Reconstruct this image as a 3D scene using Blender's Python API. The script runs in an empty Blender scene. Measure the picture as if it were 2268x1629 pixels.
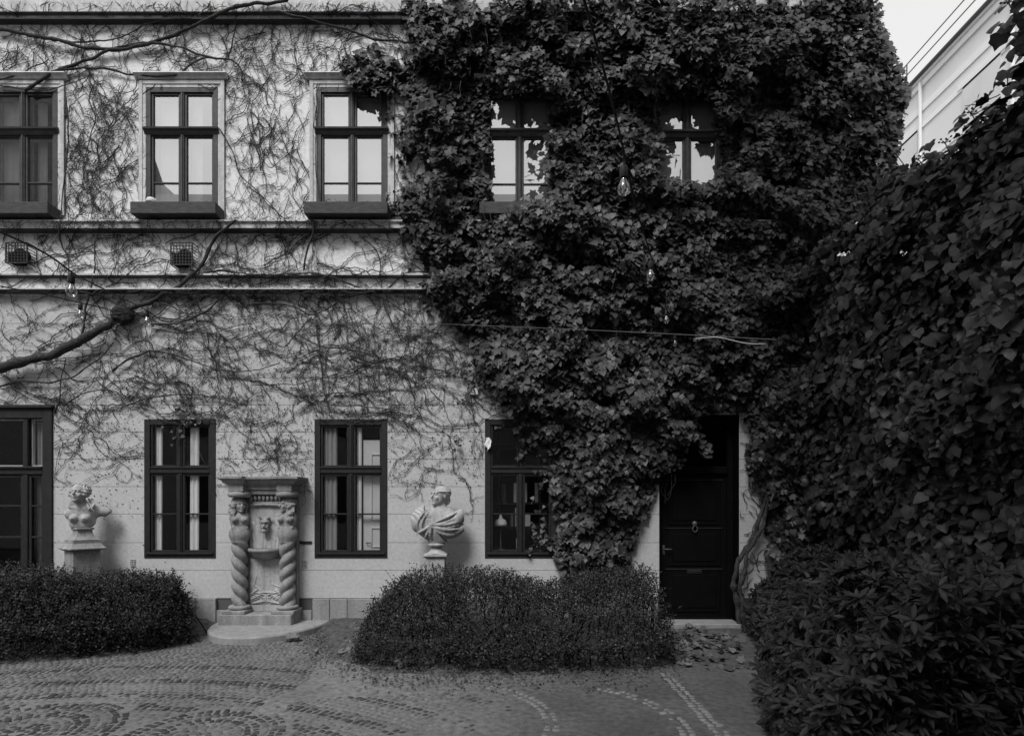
import bpy, math, random
import numpy as np
rad = math.radians
rng = np.random.default_rng(7)
random.seed(7)
SC = bpy.context.scene
COL = SC.collection

# ------------------------------------------------------------------ camera, sky, sun, exposure
T, F, H, VX, VY = 8.5, 1275.0, 1.7, 1134.0, 1130.0      # wall distance, focal length and horizon as measured on the photograph
cam = bpy.data.cameras.new('camera')
cam.sensor_width = 36.0
cam.lens = 36.0 * F / 2268.0
cam.shift_y = (VY - 814.5) / 2268.0
cam.clip_start = 0.05
cam.clip_end = 2000.0
camo = bpy.data.objects.new('camera', cam)
COL.objects.link(camo)
camo.location = (0, -T, H)
camo.rotation_euler = (rad(90), 0, 0)
SC.camera = camo

SUN_EL, SUN_AZ = 52.0, 202.0          # azimuth clockwise from +Y: from behind the camera, a little left
world = bpy.data.worlds.new('World')
SC.world = world
world.use_nodes = True
wn, wl = world.node_tree.nodes, world.node_tree.links
wn.clear()
sky = wn.new('ShaderNodeTexSky')
sky.sky_type = 'NISHITA'
sky.sun_disc = False
sky.sun_elevation = rad(SUN_EL)
sky.sun_rotation = rad(SUN_AZ)
sky.air_density = 1.0
sky.dust_density = 6.0
sky.ozone_density = 1.0
bw = wn.new('ShaderNodeRGBToBW')      # black-and-white photograph: the sky keeps its brightness, loses its hue
bg = wn.new('ShaderNodeBackground')
bg.inputs['Strength'].default_value = 0.1
wo = wn.new('ShaderNodeOutputWorld')
wl.new(sky.outputs[0], bw.inputs[0])
even = wn.new('ShaderNodeMath'); even.operation = 'POWER'; even.inputs[1].default_value = 0.22   # thin overcast: evens the clear-sky gradient out
gain = wn.new('ShaderNodeMath'); gain.operation = 'MULTIPLY'; gain.inputs[1].default_value = 3.75
wl.new(bw.outputs[0], even.inputs[0]); wl.new(even.outputs[0], gain.inputs[0])
wl.new(gain.outputs[0], bg.inputs['Color'])
wl.new(bg.outputs[0], wo.inputs['Surface'])

sun = bpy.data.lights.new('sun', 'SUN')
sun.energy = 1.3
sun.angle = rad(22)
suno = bpy.data.objects.new('sun', sun)
COL.objects.link(suno)
az, el = rad(SUN_AZ), rad(SUN_EL)
sdir = np.array([math.sin(az) * math.cos(el), math.cos(az) * math.cos(el), math.sin(el)])
from mathutils import Vector, Matrix
suno.rotation_euler = Vector(-sdir).to_track_quat('-Z', 'Y').to_euler()
suno.location = tuple(sdir * 40)

SC.view_settings.view_transform = 'Standard'
SC.view_settings.look = 'None'
SC.view_settings.gamma = 1.0
SC.view_settings.use_curve_mapping = False
SC.view_settings.exposure = 1.08
SC.cycles.max_bounces = 6
SC.cycles.transparent_max_bounces = 12

def W(px, py, d=0.0):
    """point seen at (px, py) of the 2268 px wide photograph, d metres in front of the facade"""
    k = (T - d) / F
    return ((px - VX) * k, -d, H - (py - VY) * k)
def wx(px, d=0.0): return (px - VX) * (T - d) / F
def wz(py, d=0.0): return H - (py - VY) * (T - d) / F
def G(px, py):
    t = F * H / (py - VY)
    return ((px - VX) * t / F, t - T)

# ------------------------------------------------------------------ materials
MAT = {}
def mat(name, base=0.5, rough=0.8, spec=0.3, noise=0.0, scale=6.0, bump=0.0, bscale=40.0, tone=False, streak=0.0, detail=6.0, sheen=None, stretch=None, blot=0.0, blotscale=1.2):
    m = bpy.data.materials.new(name)
    m.use_nodes = True
    n, l = m.node_tree.nodes, m.node_tree.links
    b = n['Principled BSDF']
    b.inputs['Roughness'].default_value = rough
    b.inputs['Specular IOR Level'].default_value = spec
    tc = n.new('ShaderNodeTexCoord')
    src = tc.outputs['Object']
    if stretch:
        mp = n.new('ShaderNodeMapping'); mp.inputs['Scale'].default_value = stretch
        l.new(src, mp.inputs[0]); src = mp.outputs[0]
    val = None
    def mul(a, bb):
        q = n.new('ShaderNodeMath'); q.operation = 'MULTIPLY'
        for i, s in enumerate((a, bb)):
            if hasattr(s, 'links'): l.new(s, q.inputs[i])
            else: q.inputs[i].default_value = s
        return q.outputs[0]
    def nz(sc, det, lo, hi, vec=None):
        t = n.new('ShaderNodeTexNoise'); t.inputs['Scale'].default_value = sc; t.inputs['Detail'].default_value = det
        l.new(vec or src, t.inputs['Vector'])
        r = n.new('ShaderNodeMapRange'); r.inputs[1].default_value = 0.3; r.inputs[2].default_value = 0.7
        r.inputs[3].default_value = lo; r.inputs[4].default_value = hi
        l.new(t.outputs[0], r.inputs[0])
        return r.outputs[0]
    val = base
    if tone:
        a = n.new('ShaderNodeAttribute'); a.attribute_name = 'tone'
        val = mul(a.outputs['Fac'], base)
    if noise: val = mul(nz(scale, detail, 1 - noise, 1 + noise), val)
    if blot: val = mul(nz(blotscale, 4.0, 1 - blot, 1.0 + blot * .4), val)
    if streak:
        mp = n.new('ShaderNodeMapping'); mp.inputs['Scale'].default_value = (9, 9, 0.7)
        l.new(tc.outputs['Object'], mp.inputs[0])
        val = mul(nz(1.0, 5.0, 1 - streak, 1.0 + streak * .3, mp.outputs[0]), val)
    if hasattr(val, 'links'):
        cmb = n.new('ShaderNodeCombineColor')
        for i in range(3): l.new(val, cmb.inputs[i])
        l.new(cmb.outputs[0], b.inputs['Base Color'])
    else:
        b.inputs['Base Color'].default_value = (base, base, base, 1)
    if bump:
        t = n.new('ShaderNodeTexNoise'); t.inputs['Scale'].default_value = bscale; t.inputs['Detail'].default_value = 5.0
        l.new(src, t.inputs['Vector'])
        bp = n.new('ShaderNodeBump'); bp.inputs['Strength'].default_value = bump; bp.inputs['Distance'].default_value = 0.02
        l.new(t.outputs[0], bp.inputs['Height']); l.new(bp.outputs[0], b.inputs['Normal'])
    MAT[name] = m
    return m

def glass_mat(name, refl, tint=0.85, rough=0.0, top=0.9):
    m = bpy.data.materials.new(name); m.use_nodes = True
    n, l = m.node_tree.nodes, m.node_tree.links
    n.remove(n['Principled BSDF'])
    tr = n.new('ShaderNodeBsdfTransparent'); tr.inputs[0].default_value = (tint, tint, tint, 1)
    gl = n.new('ShaderNodeBsdfGlossy'); gl.inputs['Roughness'].default_value = rough; gl.inputs[0].default_value = (.95, .95, .95, 1)
    lw = n.new('ShaderNodeLayerWeight'); lw.inputs[0].default_value = 0.35
    r = n.new('ShaderNodeMapRange'); r.inputs[3].default_value = refl; r.inputs[4].default_value = top
    l.new(lw.outputs['Fresnel'], r.inputs[0])
    mx = n.new('ShaderNodeMixShader')
    l.new(r.outputs[0], mx.inputs[0]); l.new(tr.outputs[0], mx.inputs[1]); l.new(gl.outputs[0], mx.inputs[2])
    l.new(mx.outputs[0], n['Material Output'].inputs['Surface'])
    MAT[name] = m
    return m

mat('plaster', .74, .9, .15, noise=.14, scale=24, bump=.22, bscale=70, blot=.10, blotscale=1.6, detail=12)  # upper-wall plaster: the stronger light up there is put into the colour
mat('plaster_shaded', .50, .9, .15, noise=.10, scale=22, bump=.22, bscale=70, blot=.10, blotscale=1.6, detail=12)  # same plaster on the lower wall, its shade put into a darker colour
mat('joint', .10, .95, .1)
mat('moulding', .56, .9, .15, noise=.14, scale=16, bump=.3, bscale=40, streak=.22, detail=12)
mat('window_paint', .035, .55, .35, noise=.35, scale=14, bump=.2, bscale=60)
mat('window_paint_dark', .016, .6, .3, noise=.3, scale=14)
mat('white_paint', .62, .6, .3, noise=.05)
mat('door_paint', .003, .6, .12, noise=.3, scale=10)
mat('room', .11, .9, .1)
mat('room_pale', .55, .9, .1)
mat('linen', .82, .9, .1, noise=.06, scale=3)
mat('linen_grey', .30, .9, .1, noise=.06, scale=3)
mat('limestone', .31, .9, .2, noise=.2, scale=40, bump=.5, bscale=110, streak=.34, detail=12, blot=.10, blotscale=4)
mat('limestone_pale', .44, .85, .2, noise=.18, scale=40, bump=.45, bscale=110, streak=.30, detail=12, blot=.10, blotscale=4)
mat('granite', .29, .85, .25, noise=.15, scale=30, bump=.2, bscale=120, streak=.2)
mat('bark', .05, .9, .15, noise=.45, scale=25, bump=.8, bscale=60)
mat('twig', .045, .9, .1, tone=True)
mat('ivy_leaf', .029, .5, .35, tone=True, noise=.25, scale=9)
mat('ivy_leaf_near', .021, .45, .35, tone=True, noise=.25, scale=14)
mat('shrub_leaf', .014, .55, .2, tone=True, noise=.2, scale=14)
mat('hedge_leaf', .030, .65, .2, tone=True)
mat('dry_leaf', .085, .7, .2, tone=True, noise=.2, scale=20)
mat('sett', .115, .8, .25, tone=True, noise=.2, scale=30, bump=.3, bscale=90)
mat('sand', .13, .95, .1, noise=.3, scale=14, bump=.7, bscale=50, detail=10, blot=.35, blotscale=.8)
mat('joint_sand', .16, .95, .1, noise=.3, scale=16, bump=.5, bscale=60, detail=10, tone=True, blot=.25, blotscale=1.5)
mat('soil', .08, .95, .1, noise=.5, scale=16, bump=1.0, bscale=30, detail=10)
mat('rock', .16, .9, .2, noise=.3, scale=18, bump=.5, bscale=40)
mat('dark_stone', .05, .95, .1, noise=.4, scale=6, bump=.5, bscale=30)  # one even dark tone for the wall behind the ivy
mat('iron', .02, .5, .4, noise=.2, scale=20)
mat('planter_wood', .06, .75, .25, noise=.4, scale=10, bump=.3, bscale=30, stretch=(1, 6, 6))
mat('rubber', .015, .6, .3)
mat('brass', .09, .35, .5)
mat('enamel', .6, .4, .4)
mat('cable_pale', .5, .5, .3)
mat('steel_wire', .12, .4, .5)
mat('far_plaster', .78, .9, .1, noise=.05, scale=.6)
mat('far_trim', .86, .9, .1)
mat('far_panel', .70, .9, .1, noise=.06, scale=1.5)
mat('far_dark', .10, .6, .3)
mat('roof_tile', .12, .85, .2, noise=.3, scale=3)
mat('book', .30, .8, .2, tone=True)
mat('nest', .012, .95, .1)
mat('plaque_metal', .02, .5, .4)
glass_mat('window_glass_up', .36, .95)
glass_mat('window_glass_low', .012, .95, 0.0, .40)
glass_mat('bulb_glass', .05, .97)

# ------------------------------------------------------------------ mesh helpers
class MB:
    def __init__(s): s.v = []; s.f = []; s.n = 0
    def add(s, v, f):
        v = [tuple(map(float, p)) for p in v]
        s.v += v
        s.f += [tuple(i + s.n for i in q) for q in f]
        s.n += len(v)
        return s
    def box(s, x0, x1, y0, y1, z0, z1, bev=0.0):
        if bev <= 0:
            v = [(x, y, z) for z in (z0, z1) for y in (y0, y1) for x in (x0, x1)]
            return s.add(v, [(0, 2, 3, 1), (4, 5, 7, 6), (0, 1, 5, 4), (2, 6, 7, 3), (0, 4, 6, 2), (1, 3, 7, 5)])
        b = min(bev, (x1 - x0) / 2.1, (y1 - y0) / 2.1, (z1 - z0) / 2.1)
        xs, ys, zs = (x0, x1), (y0, y1), (z0, z1)
        v = []; idx = {}
        for i in (0, 1):
            for j in (0, 1):
                for k in (0, 1):
                    sx, sy, sz = (b if i == 0 else -b), (b if j == 0 else -b), (b if k == 0 else -b)
                    idx[i, j, k, 0] = len(v); v.append((xs[i], ys[j] + sy, zs[k] + sz))
                    idx[i, j, k, 1] = len(v); v.append((xs[i] + sx, ys[j], zs[k] + sz))
                    idx[i, j, k, 2] = len(v); v.append((xs[i] + sx, ys[j] + sy, zs[k]))
        f = []
        I = lambda i, j, k, a: idx[i, j, k, a]
        for i in (0, 1):
            q = [I(i, 0, 0, 0), I(i, 1, 0, 0), I(i, 1, 1, 0), I(i, 0, 1, 0)]; f.append(q if i else q[::-1])
            q = [I(0, i, 0, 1), I(0, i, 1, 1), I(1, i, 1, 1), I(1, i, 0, 1)]; f.append(q if i else q[::-1])
            q = [I(0, 0, i, 2), I(1, 0, i, 2), I(1, 1, i, 2), I(0, 1, i, 2)]; f.append(q if i else q[::-1])
        for a in (0, 1):
            for c in (0, 1):
                f.append([I(0, a, c, 1), I(1, a, c, 1), I(1, a, c, 2), I(0, a, c, 2)])
                f.append([I(a, 0, c, 0), I(a, 1, c, 0), I(a, 1, c, 2), I(a, 0, c, 2)])
                f.append([I(a, c, 0, 0), I(a, c, 1, 0), I(a, c, 1, 1), I(a, c, 0, 1)])
        for i in (0, 1):
            for j in (0, 1):
                for k in (0, 1): f.append([I(i, j, k, 0), I(i, j, k, 1), I(i, j, k, 2)])
        return s.add(v, f)
    def ring(s, x0, x1, z0, z1, w, y0, y1):
        """rectangular frame standing in the wall plane"""
        s.box(x0, x0 + w, y0, y1, z0, z1, .004); s.box(x1 - w, x1, y0, y1, z0, z1, .004)
        s.box(x0 + w, x1 - w, y0 + .001, y1, z1 - w, z1, .004); s.box(x0 + w, x1 - w, y0 + .001, y1, z0, z0 + w, .004)
        return s
    def lathe(s, prof, cx, cy, n=20, rot=0.0, sy=1.0):
        m = len(prof); v = []; f = []
        for r, z in prof:
            for i in range(n):
                a = rot + 2 * math.pi * i / n
                v.append((cx + r * math.cos(a), cy + sy * r * math.sin(a), z))
        for j in range(m - 1):
            for i in range(n):
                k = (i + 1) % n
                f.append((j * n + i, j * n + k, (j + 1) * n + k, (j + 1) * n + i))
        f.append(tuple(range(n - 1, -1, -1))); f.append(tuple((m - 1) * n + i for i in range(n)))
        return s.add(v, f)
    def tube(s, pts, r, sides=6, ref=(0, 1, 0)):
        p = np.asarray(pts, float); n = len(p)
        r = np.full(n, r, float) if np.isscalar(r) else np.asarray(r, float)
        t = np.gradient(p, axis=0); t /= np.linalg.norm(t, axis=1)[:, None] + 1e-9
        ref = np.asarray(ref, float)
        a = np.cross(t, ref); la = np.linalg.norm(a, axis=1)
        a[la < 1e-3] = (1, 0, 0); a /= np.linalg.norm(a, axis=1)[:, None]
        b = np.cross(a, t)
        v = []
        for i in range(sides):
            q = 2 * math.pi * i / sides
            v.append(p + (a * math.cos(q) + b * math.sin(q)) * r[:, None])
        v = np.stack(v, 1).reshape(-1, 3)
        f = []
        for j in range(n - 1):
            for i in range(sides):
                k = (i + 1) % sides
                f.append((j * sides + i, j * sides + k, (j + 1) * sides + k, (j + 1) * sides + i))
        f.append(tuple(range(sides - 1, -1, -1))); f.append(tuple((n - 1) * sides + i for i in range(sides)))
        return s.add(v, f)
    def profile_x(s, prof, x0, x1):
        """extrude an (outward distance, z) profile along x"""
        m = len(prof)
        v = [(x0, -d, z) for d, z in prof] + [(x1, -d, z) for d, z in prof]
        f = [(i, i + 1, m + i + 1, m + i) for i in range(m - 1)]
        f += [tuple(range(m - 1, -1, -1)), tuple(range(m, 2 * m))]
        return s.add(v, f)
    def build(s, name, m, parent=None, smooth=False):
        return mk(name, s.v, s.f, m, parent, smooth)

def mk(name, v, f, m, parent=None, smooth=False, tone=None):
    me = bpy.data.meshes.new(name)
    me.from_pydata(v, [], f)
    if m: me.materials.append(MAT[m])
    if smooth: me.shade_smooth()
    if tone is not None:
        at = me.attributes.new('tone', 'FLOAT', 'POINT'); at.data.foreach_set('value', np.asarray(tone, np.float32))
    o = bpy.data.objects.new(name, me)
    COL.objects.link(o)
    if parent is not None: o.parent = parent
    return o

def mesh_np(name, V, Fc, m, tone=None, smooth=False):
    V = np.ascontiguousarray(V, np.float32); Fc = np.ascontiguousarray(Fc, np.int32)
    k = Fc.shape[1]
    me = bpy.data.meshes.new(name)
    me.vertices.add(len(V)); me.vertices.foreach_set('co', V.ravel())
    me.loops.add(Fc.size); me.loops.foreach_set('vertex_index', Fc.ravel())
    me.polygons.add(len(Fc)); me.polygons.foreach_set('loop_start', np.arange(0, Fc.size, k, dtype=np.int32))
    me.polygons.foreach_set('loop_total', np.full(len(Fc), k, np.int32))
    if tone is not None:
        at = me.attributes.new('tone', 'FLOAT', 'POINT'); at.data.foreach_set('value', np.ascontiguousarray(tone, np.float32))
    me.update(calc_edges=True)
    if smooth: me.shade_smooth()
    if m: me.materials.append(MAT[m])
    return me
def obj_np(name, V, Fc, m, parent=None, tone=None, smooth=False):
    return link(name, mesh_np(name, V, Fc, m, tone, smooth), parent)
def link(name, me, parent=None, mw=None):
    o = bpy.data.objects.new(name, me); COL.objects.link(o)
    if parent is not None: o.parent = parent
    if mw is not None: o.matrix_basis = mw
    return o
def tag(o, label=None, cat=None, group=None, kind=None):
    if label: o['label'] = label
    if cat: o['category'] = cat
    if group: o['group'] = group
    if kind: o['kind'] = kind
    return o
def thing(name, label, cat, group=None, loc=(0, 0, 0)):
    o = bpy.data.objects.new(name, None); COL.objects.link(o)
    o.location = loc; o.empty_display_size = .1
    return tag(o, label, cat, group)

def vnoise(x, y, seed=0):
    """smooth 2-D value noise in 0..1"""
    r = np.random.default_rng(seed).random((64, 64))
    xi, yi = np.floor(x).astype(int), np.floor(y).astype(int)
    fx, fy = x - xi, y - yi
    fx = fx * fx * (3 - 2 * fx); fy = fy * fy * (3 - 2 * fy)
    g = lambda a, b: r[a % 64, b % 64]
    return (g(xi, yi) * (1 - fx) + g(xi + 1, yi) * fx) * (1 - fy) + (g(xi, yi + 1) * (1 - fx) + g(xi + 1, yi + 1) * fx) * fy
def inpoly(x, y, poly):
    c = np.zeros(np.shape(x), bool); n = len(poly); j = n - 1
    for i in range(n):
        xi, yi = poly[i]; xj, yj = poly[j]
        if yi != yj:
            c ^= ((yi > y) != (yj > y)) & (x < (xj - xi) * (y - yi) / (yj - yi) + xi)
        j = i
    return c

# ------------------------------------------------------------------ facade
GW = [(320, 478, 928, 1235), (697, 858, 928, 1235), (1074, 1233, 928, 1235)]     # ground-floor windows, measured on the facade plane
UW = [(-27, 130, 196, 476), (325, 484, 196, 476), (702, 859, 196, 476), (1073, 1229, 200, 478), (1444, 1600, 203, 480)]
FD = (-90, 118, 905, 1385)                                                         # glazed double door at the left
DR = (1460, 1637, 918, 1385)
def rect(r): return (wx(r[0]), wx(r[1]), wz(r[3]), wz(r[2]))     # x0 x1 z0 z1
OPEN = [rect(r) for r in GW + UW] + [(rect(FD)[0], rect(FD)[1], 0.0, rect(FD)[3]), (rect(DR)[0], rect(DR)[1], 0.0, rect(DR)[3])]
XL, XR, ZTOP = -10.5, 4.80, 12.0

def wall_rects(x0, x1, z0, z1):
    zs = sorted({z0, z1} | {z for o in OPEN for z in (o[2], o[3]) if z0 < z < z1})
    out = []
    for a, b in zip(zs[:-1], zs[1:]):
        mid = (a + b) / 2
        cuts = sorted([(o[0], o[1]) for o in OPEN if o[2] < mid < o[3]])
        x = x0
        for c0, c1 in cuts:
            if c0 > x: out.append((x, min(c0, x1), a, b))
            x = max(x, c1)
        if x < x1: out.append((x, x1, a, b))
    return out

bld = thing('courtyard_building', 'pale plastered two-storey courtyard building with dark windows, overgrown by creeper and ivy', 'building')
JY = [656, 716, 776, 836, 896, 956, 1016, 1077, 1137.5, 1201, 1262, 1324]
def wall_grid(z0, z1, y):
    """one connected sheet with the openings left out"""
    zs = sorted({z0, z1} | {z for o in OPEN for z in (o[2], o[3]) if z0 < z < z1})
    xs = sorted({XL, XR} | {x for o in OPEN for x in (o[0], o[1]) if XL < x < XR})
    v = [(x, y, z) for z in zs for x in xs]; f = []
    for j in range(len(zs) - 1):
        for i in range(len(xs) - 1):
            cx, cz = (xs[i] + xs[i + 1]) / 2, (zs[j] + zs[j + 1]) / 2
            if any(o[0] < cx < o[1] and o[2] < cz < o[3] for o in OPEN): continue
            n = len(xs); f.append((j * n + i, j * n + i + 1, (j + 1) * n + i + 1, (j + 1) * n + i))
    return v, f
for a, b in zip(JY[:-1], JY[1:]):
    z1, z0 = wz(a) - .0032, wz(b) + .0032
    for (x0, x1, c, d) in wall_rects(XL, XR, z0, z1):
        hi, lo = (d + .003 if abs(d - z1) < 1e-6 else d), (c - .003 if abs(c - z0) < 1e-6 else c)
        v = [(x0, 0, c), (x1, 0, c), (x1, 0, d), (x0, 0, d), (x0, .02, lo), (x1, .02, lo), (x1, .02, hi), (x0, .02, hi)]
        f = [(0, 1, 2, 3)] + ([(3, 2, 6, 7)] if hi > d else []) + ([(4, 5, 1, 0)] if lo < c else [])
        mk('plaster_course', v, f, 'plaster_shaded', bld)
mk('backing_wall', *wall_grid(0.0, wz(650), .012), 'joint', bld)
mk('upper_wall', *wall_grid(wz(656), ZTOP, 0.0), 'plaster', bld)
for (x0, x1, z0, z1) in OPEN:
    dp = .34
    v = [(x, y, z) for y in (.001, dp) for (x, z) in ((x0, z0), (x1, z0), (x1, z1), (x0, z1))]
    mk('reveal', v, [(0, 4, 7, 3), (1, 2, 6, 5), (3, 7, 6, 2), (0, 1, 5, 4)], 'door_paint' if x0 > 2 and z0 < 1 else 'white_paint', bld)
# body behind the facade
MB().box(XR - .35, XR, .03, 9, 0, ZTOP - .01).build('side_wall', 'plaster', bld)
MB().box(XL, XL + .35, .03, 9, 0, ZTOP - .01).build('side_wall', 'plaster', bld)
MB().box(XL + .35, XR - .35, 8.6, 9, 0, ZTOP - .01).build('rear_wall', 'plaster', bld)
m = MB(); m.add([(XL, -.5, ZTOP), (XR + .3, -.5, ZTOP), (XR + .3, 9.5, ZTOP), (XL, 9.5, ZTOP), (XL, 4.5, ZTOP + 2.4), (XR + .3, 4.5, ZTOP + 2.4)], [(0, 1, 5, 4), (2, 3, 4, 5), (0, 3, 2, 1), (1, 2, 5), (0, 4, 3)])
m.build('roof', 'roof_tile', bld)
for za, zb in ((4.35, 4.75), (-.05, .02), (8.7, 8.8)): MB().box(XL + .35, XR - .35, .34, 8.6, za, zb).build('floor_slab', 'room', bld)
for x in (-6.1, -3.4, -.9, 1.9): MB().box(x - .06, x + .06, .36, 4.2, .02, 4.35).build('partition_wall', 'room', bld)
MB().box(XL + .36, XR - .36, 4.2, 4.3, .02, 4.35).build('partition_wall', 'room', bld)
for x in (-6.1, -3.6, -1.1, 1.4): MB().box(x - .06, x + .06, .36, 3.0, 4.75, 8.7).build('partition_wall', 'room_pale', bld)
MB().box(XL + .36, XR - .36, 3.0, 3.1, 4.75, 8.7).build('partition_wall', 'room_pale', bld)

# mouldings: (outward, z) profiles
def zc(py, d): return wz(py, d)
def course(name, prof): MB().profile_x(prof, XL, XR + .0).build(name, 'moulding', bld)
course('top_cornice', [(0, 9.5), (.12, 9.46), (.12, 9.12), (.16, 9.10), (.16, 8.925), (.11, 8.92), (.10, 8.88), (.03, 8.875), (0, 8.86)])
course('sill_course', [(0, 5.915), (.17, 5.905), (.17, 5.885), (.14, 5.878), (.14, 5.80), (.03, 5.792), (.02, 5.765), (0, 5.755)])
course('band_course', [(0, 5.175), (.075, 5.167), (.075, 5.145), (.02, 5.135), (0, 5.13)])
course('band_course', [(0, 4.965), (.04, 4.96), (.13, 4.933), (.13, 4.917), (.025, 4.905), (.02, 4.87), (0, 4.865)])
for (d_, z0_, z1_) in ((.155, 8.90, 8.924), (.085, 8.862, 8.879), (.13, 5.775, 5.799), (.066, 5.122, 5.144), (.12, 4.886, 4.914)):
    MB().profile_x([(.004, z1_ - .001), (d_, z1_), (d_, z1_ - .008), (d_ * .35, z0_), (.004, z0_)], XL, XR).build('shade_strip', 'window_paint', bld)  # added dark strips: shade under the courses put into the colour
# stone slabs of the plinth
edges = [-200, -120, -40, 0, 140, 180, 220, 260, 300, 340, 379, 418, 437, 481]
edges_r = [693.5, 732, 771, 829, 870, 911, 952, 993, 1034, 1075, 1116, 1157, 1198, 1239, 1280, 1321, 1362, 1403, 1456]
for ed in (edges, edges_r):
    for a, b in zip(ed[:-1], ed[1:]):
        if a >= 0 and b <= 140 and ed is edges: continue
        if ed is edges and a < 0: continue
        j = random.uniform(-.006, .006)
        MB().box(wx(a) + .003, wx(b) - .003, -.045 + j, .0, -.05, wz(1324, .04) - .008 + random.uniform(-.004, .004), .006).build('plinth_slab', 'granite', bld)
for a, b in ((481, 505), (650, 692)):
    MB().box(wx(a) + .003, wx(b) - .003, -.03, .0, -.05, wz(1351, .04), .005).build('plinth_slab', 'granite', bld)

def pane_quad(name, x0, x1, z0, z1, y, glass, parent):
    return mk(name, [(x0, y, z0), (x1, y, z0), (x1, y, z1), (x0, y, z1)], [(0, 1, 2, 3)], glass, parent)

def make_window(r, upper):
    x0, x1, z0, z1 = rect(r)
    w, h = x1 - x0, z1 - z0
    paint = 'window_paint' if upper else 'window_paint_dark'
    fr = .068 if upper else .085
    if upper: fy0, fy1 = -.02, .07
    else: fy0, fy1 = -.012, .075
    win = MB().ring(x0, x1, z0, z1, fr, fy0, fy1).build('window', paint, bld)
    cx = (x0 + x1) / 2
    zt = z0 + h * (.655 if upper else .632)
    mu = MB()
    mu.box(cx - .032, cx + .032, fy0 + .004, fy1, z0 + fr, zt - .045, .01)
    mu.box(cx - .032, cx + .032, fy0 + .004, fy1, zt + .045, z1 - fr, .01)
    mu.box(cx - .012, cx + .012, fy0 - .008, fy0 + .004, z0 + fr, zt - .05, .004); mu.box(cx - .012, cx + .012, fy0 - .008, fy0 + .004, zt + .05, z1 - fr, .004)
    mu.build('mullion', paint, win)
    tr = MB()
    if upper:
        tr.profile_x([(.0, zt - .055), (.0 - fy0 - .004, zt - .055), (.03, zt - .035), (.045, zt - .005), (.07, zt + .012), (.075, zt + .035), (.03, zt + .047), (0, zt + .05)], x0 - .02, x1 + .02)
        tr.box(x0 + fr, x1 - fr, 0.002, fy1, zt - .045, zt + .044)
    else:
        tr.box(x0 + fr, x1 - fr, fy0 + .002, fy1, zt - .045, zt + .045, .008)
        tr.box(x0 + fr, x1 - fr, fy0 - .014, fy0 + .002, zt + .03, zt + .05, .004)
    tr.build('transom', paint, win)
    glass = 'window_glass_up' if upper else 'window_glass_low'
    sw = .03
    for (a, b) in ((x0 + fr, cx - .032), (cx + .032, x1 - fr)):
        for (c, d) in ((z0 + fr, zt - .045), (zt + .045, z1 - fr)):
            MB().ring(a + .001, b - .001, c + .001, d - .001, sw, fy0 + .022, fy1 - .01).build('sash', paint, win)
            lowpart = d < zt
            if lowpart:
                zb = c + (d - c) * (.37 if upper else .485)
                MB().box(a + sw, b - sw, fy0 + .028, fy1 - .012, zb - .011, zb + .011, .004).build('glazing_bar', paint, win)
                cells = ((c + sw, zb - .011), (zb + .011, d - sw))
            else: cells = ((c + sw, d - sw),)
            for (e, f) in cells: pane_quad('pane', a + sw, b - sw, e, f, fy0 + .045, glass, win)
    if upper:
        s = MB(); g = .10
        for k, (o0, o1, yy) in enumerate(((.0, g, -.022), (g * .45, g, -.034))):
            s.box(x0 - o1, x0 - o0 - .001, yy, .0, z0 - .02, z1 + o1, .004); s.box(x1 + o0 + .001, x1 + o1, yy, .0, z0 - .02, z1 + o1, .004)
            s.box(x0 - o0, x1 + o0, yy + .002, .0, z1 + o0 + .002, z1 + o1 - .001, .004)
        s.profile_x([(0, z1 + .20), (.09, z1 + .185), (.10, z1 + .165), (.06, z1 + .14), (.045, z1 + .115), (0, z1 + .105)], x0 - g - .05, x1 + g + .05)
        s.build('surround', 'moulding', win)
        MB().ring(x0 + .03, x1 - .03, z0 + .02, z1 - .03, .085, .10, .13).box(cx - .055, cx + .055, .102, .13, z0 + .106, z1 - .116).box(x0 + .115, cx - .055, .104, .13, zt - .07, zt + .06).box(cx + .055, x1 - .115, .104, .13, zt - .07, zt + .06).build('inner_frame', 'white_paint', win)
    else:
        MB().box(x0 + fr * .4, x1 - fr * .4, fy0 - .022, fy0 + .001, z0 + fr * .6, z0 + fr, .004).build('drip_rail', paint, win)
    return win
for r in GW: make_window(r, False)
for r in UW: make_window(r, True)

# glazed double door at the left edge
x0, x1, z0, z1 = rect(FD); z0 = .02
gd = MB().ring(x0, x1, z0, z1, .14, -.03, .09).build('glazed_door', 'window_paint_dark', bld)
MB().box(x0 - .03, x1 + .03, -.07, .0, z1 + .002, z1 + .05, .008).build('lintel_moulding', 'window_paint_dark', gd)
zt = wz(1040)
MB().box(x0 + .14, x1 - .14, -.02, .09, zt - .07, zt + .05, .01).box(x0 + .14, x1 - .14, -.05, -.02, zt + .02, zt + .05, .005).build('transom', 'window_paint_dark', gd)
xs = [x0 + .14, wx(-63), wx(57), x1 - .14]
for a in xs[1:3]:
    MB().box(a - .04, a + .04, -.015, .09, .06, zt - .07, .01).box(a - .04, a + .04, -.015, .09, zt + .05, z1 - .14, .01).build('mullion', 'window_paint_dark', gd)
cells = [(xs[0], xs[1] - .04), (xs[1] + .04, xs[2] - .04), (xs[2] + .04, xs[3])]
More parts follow.
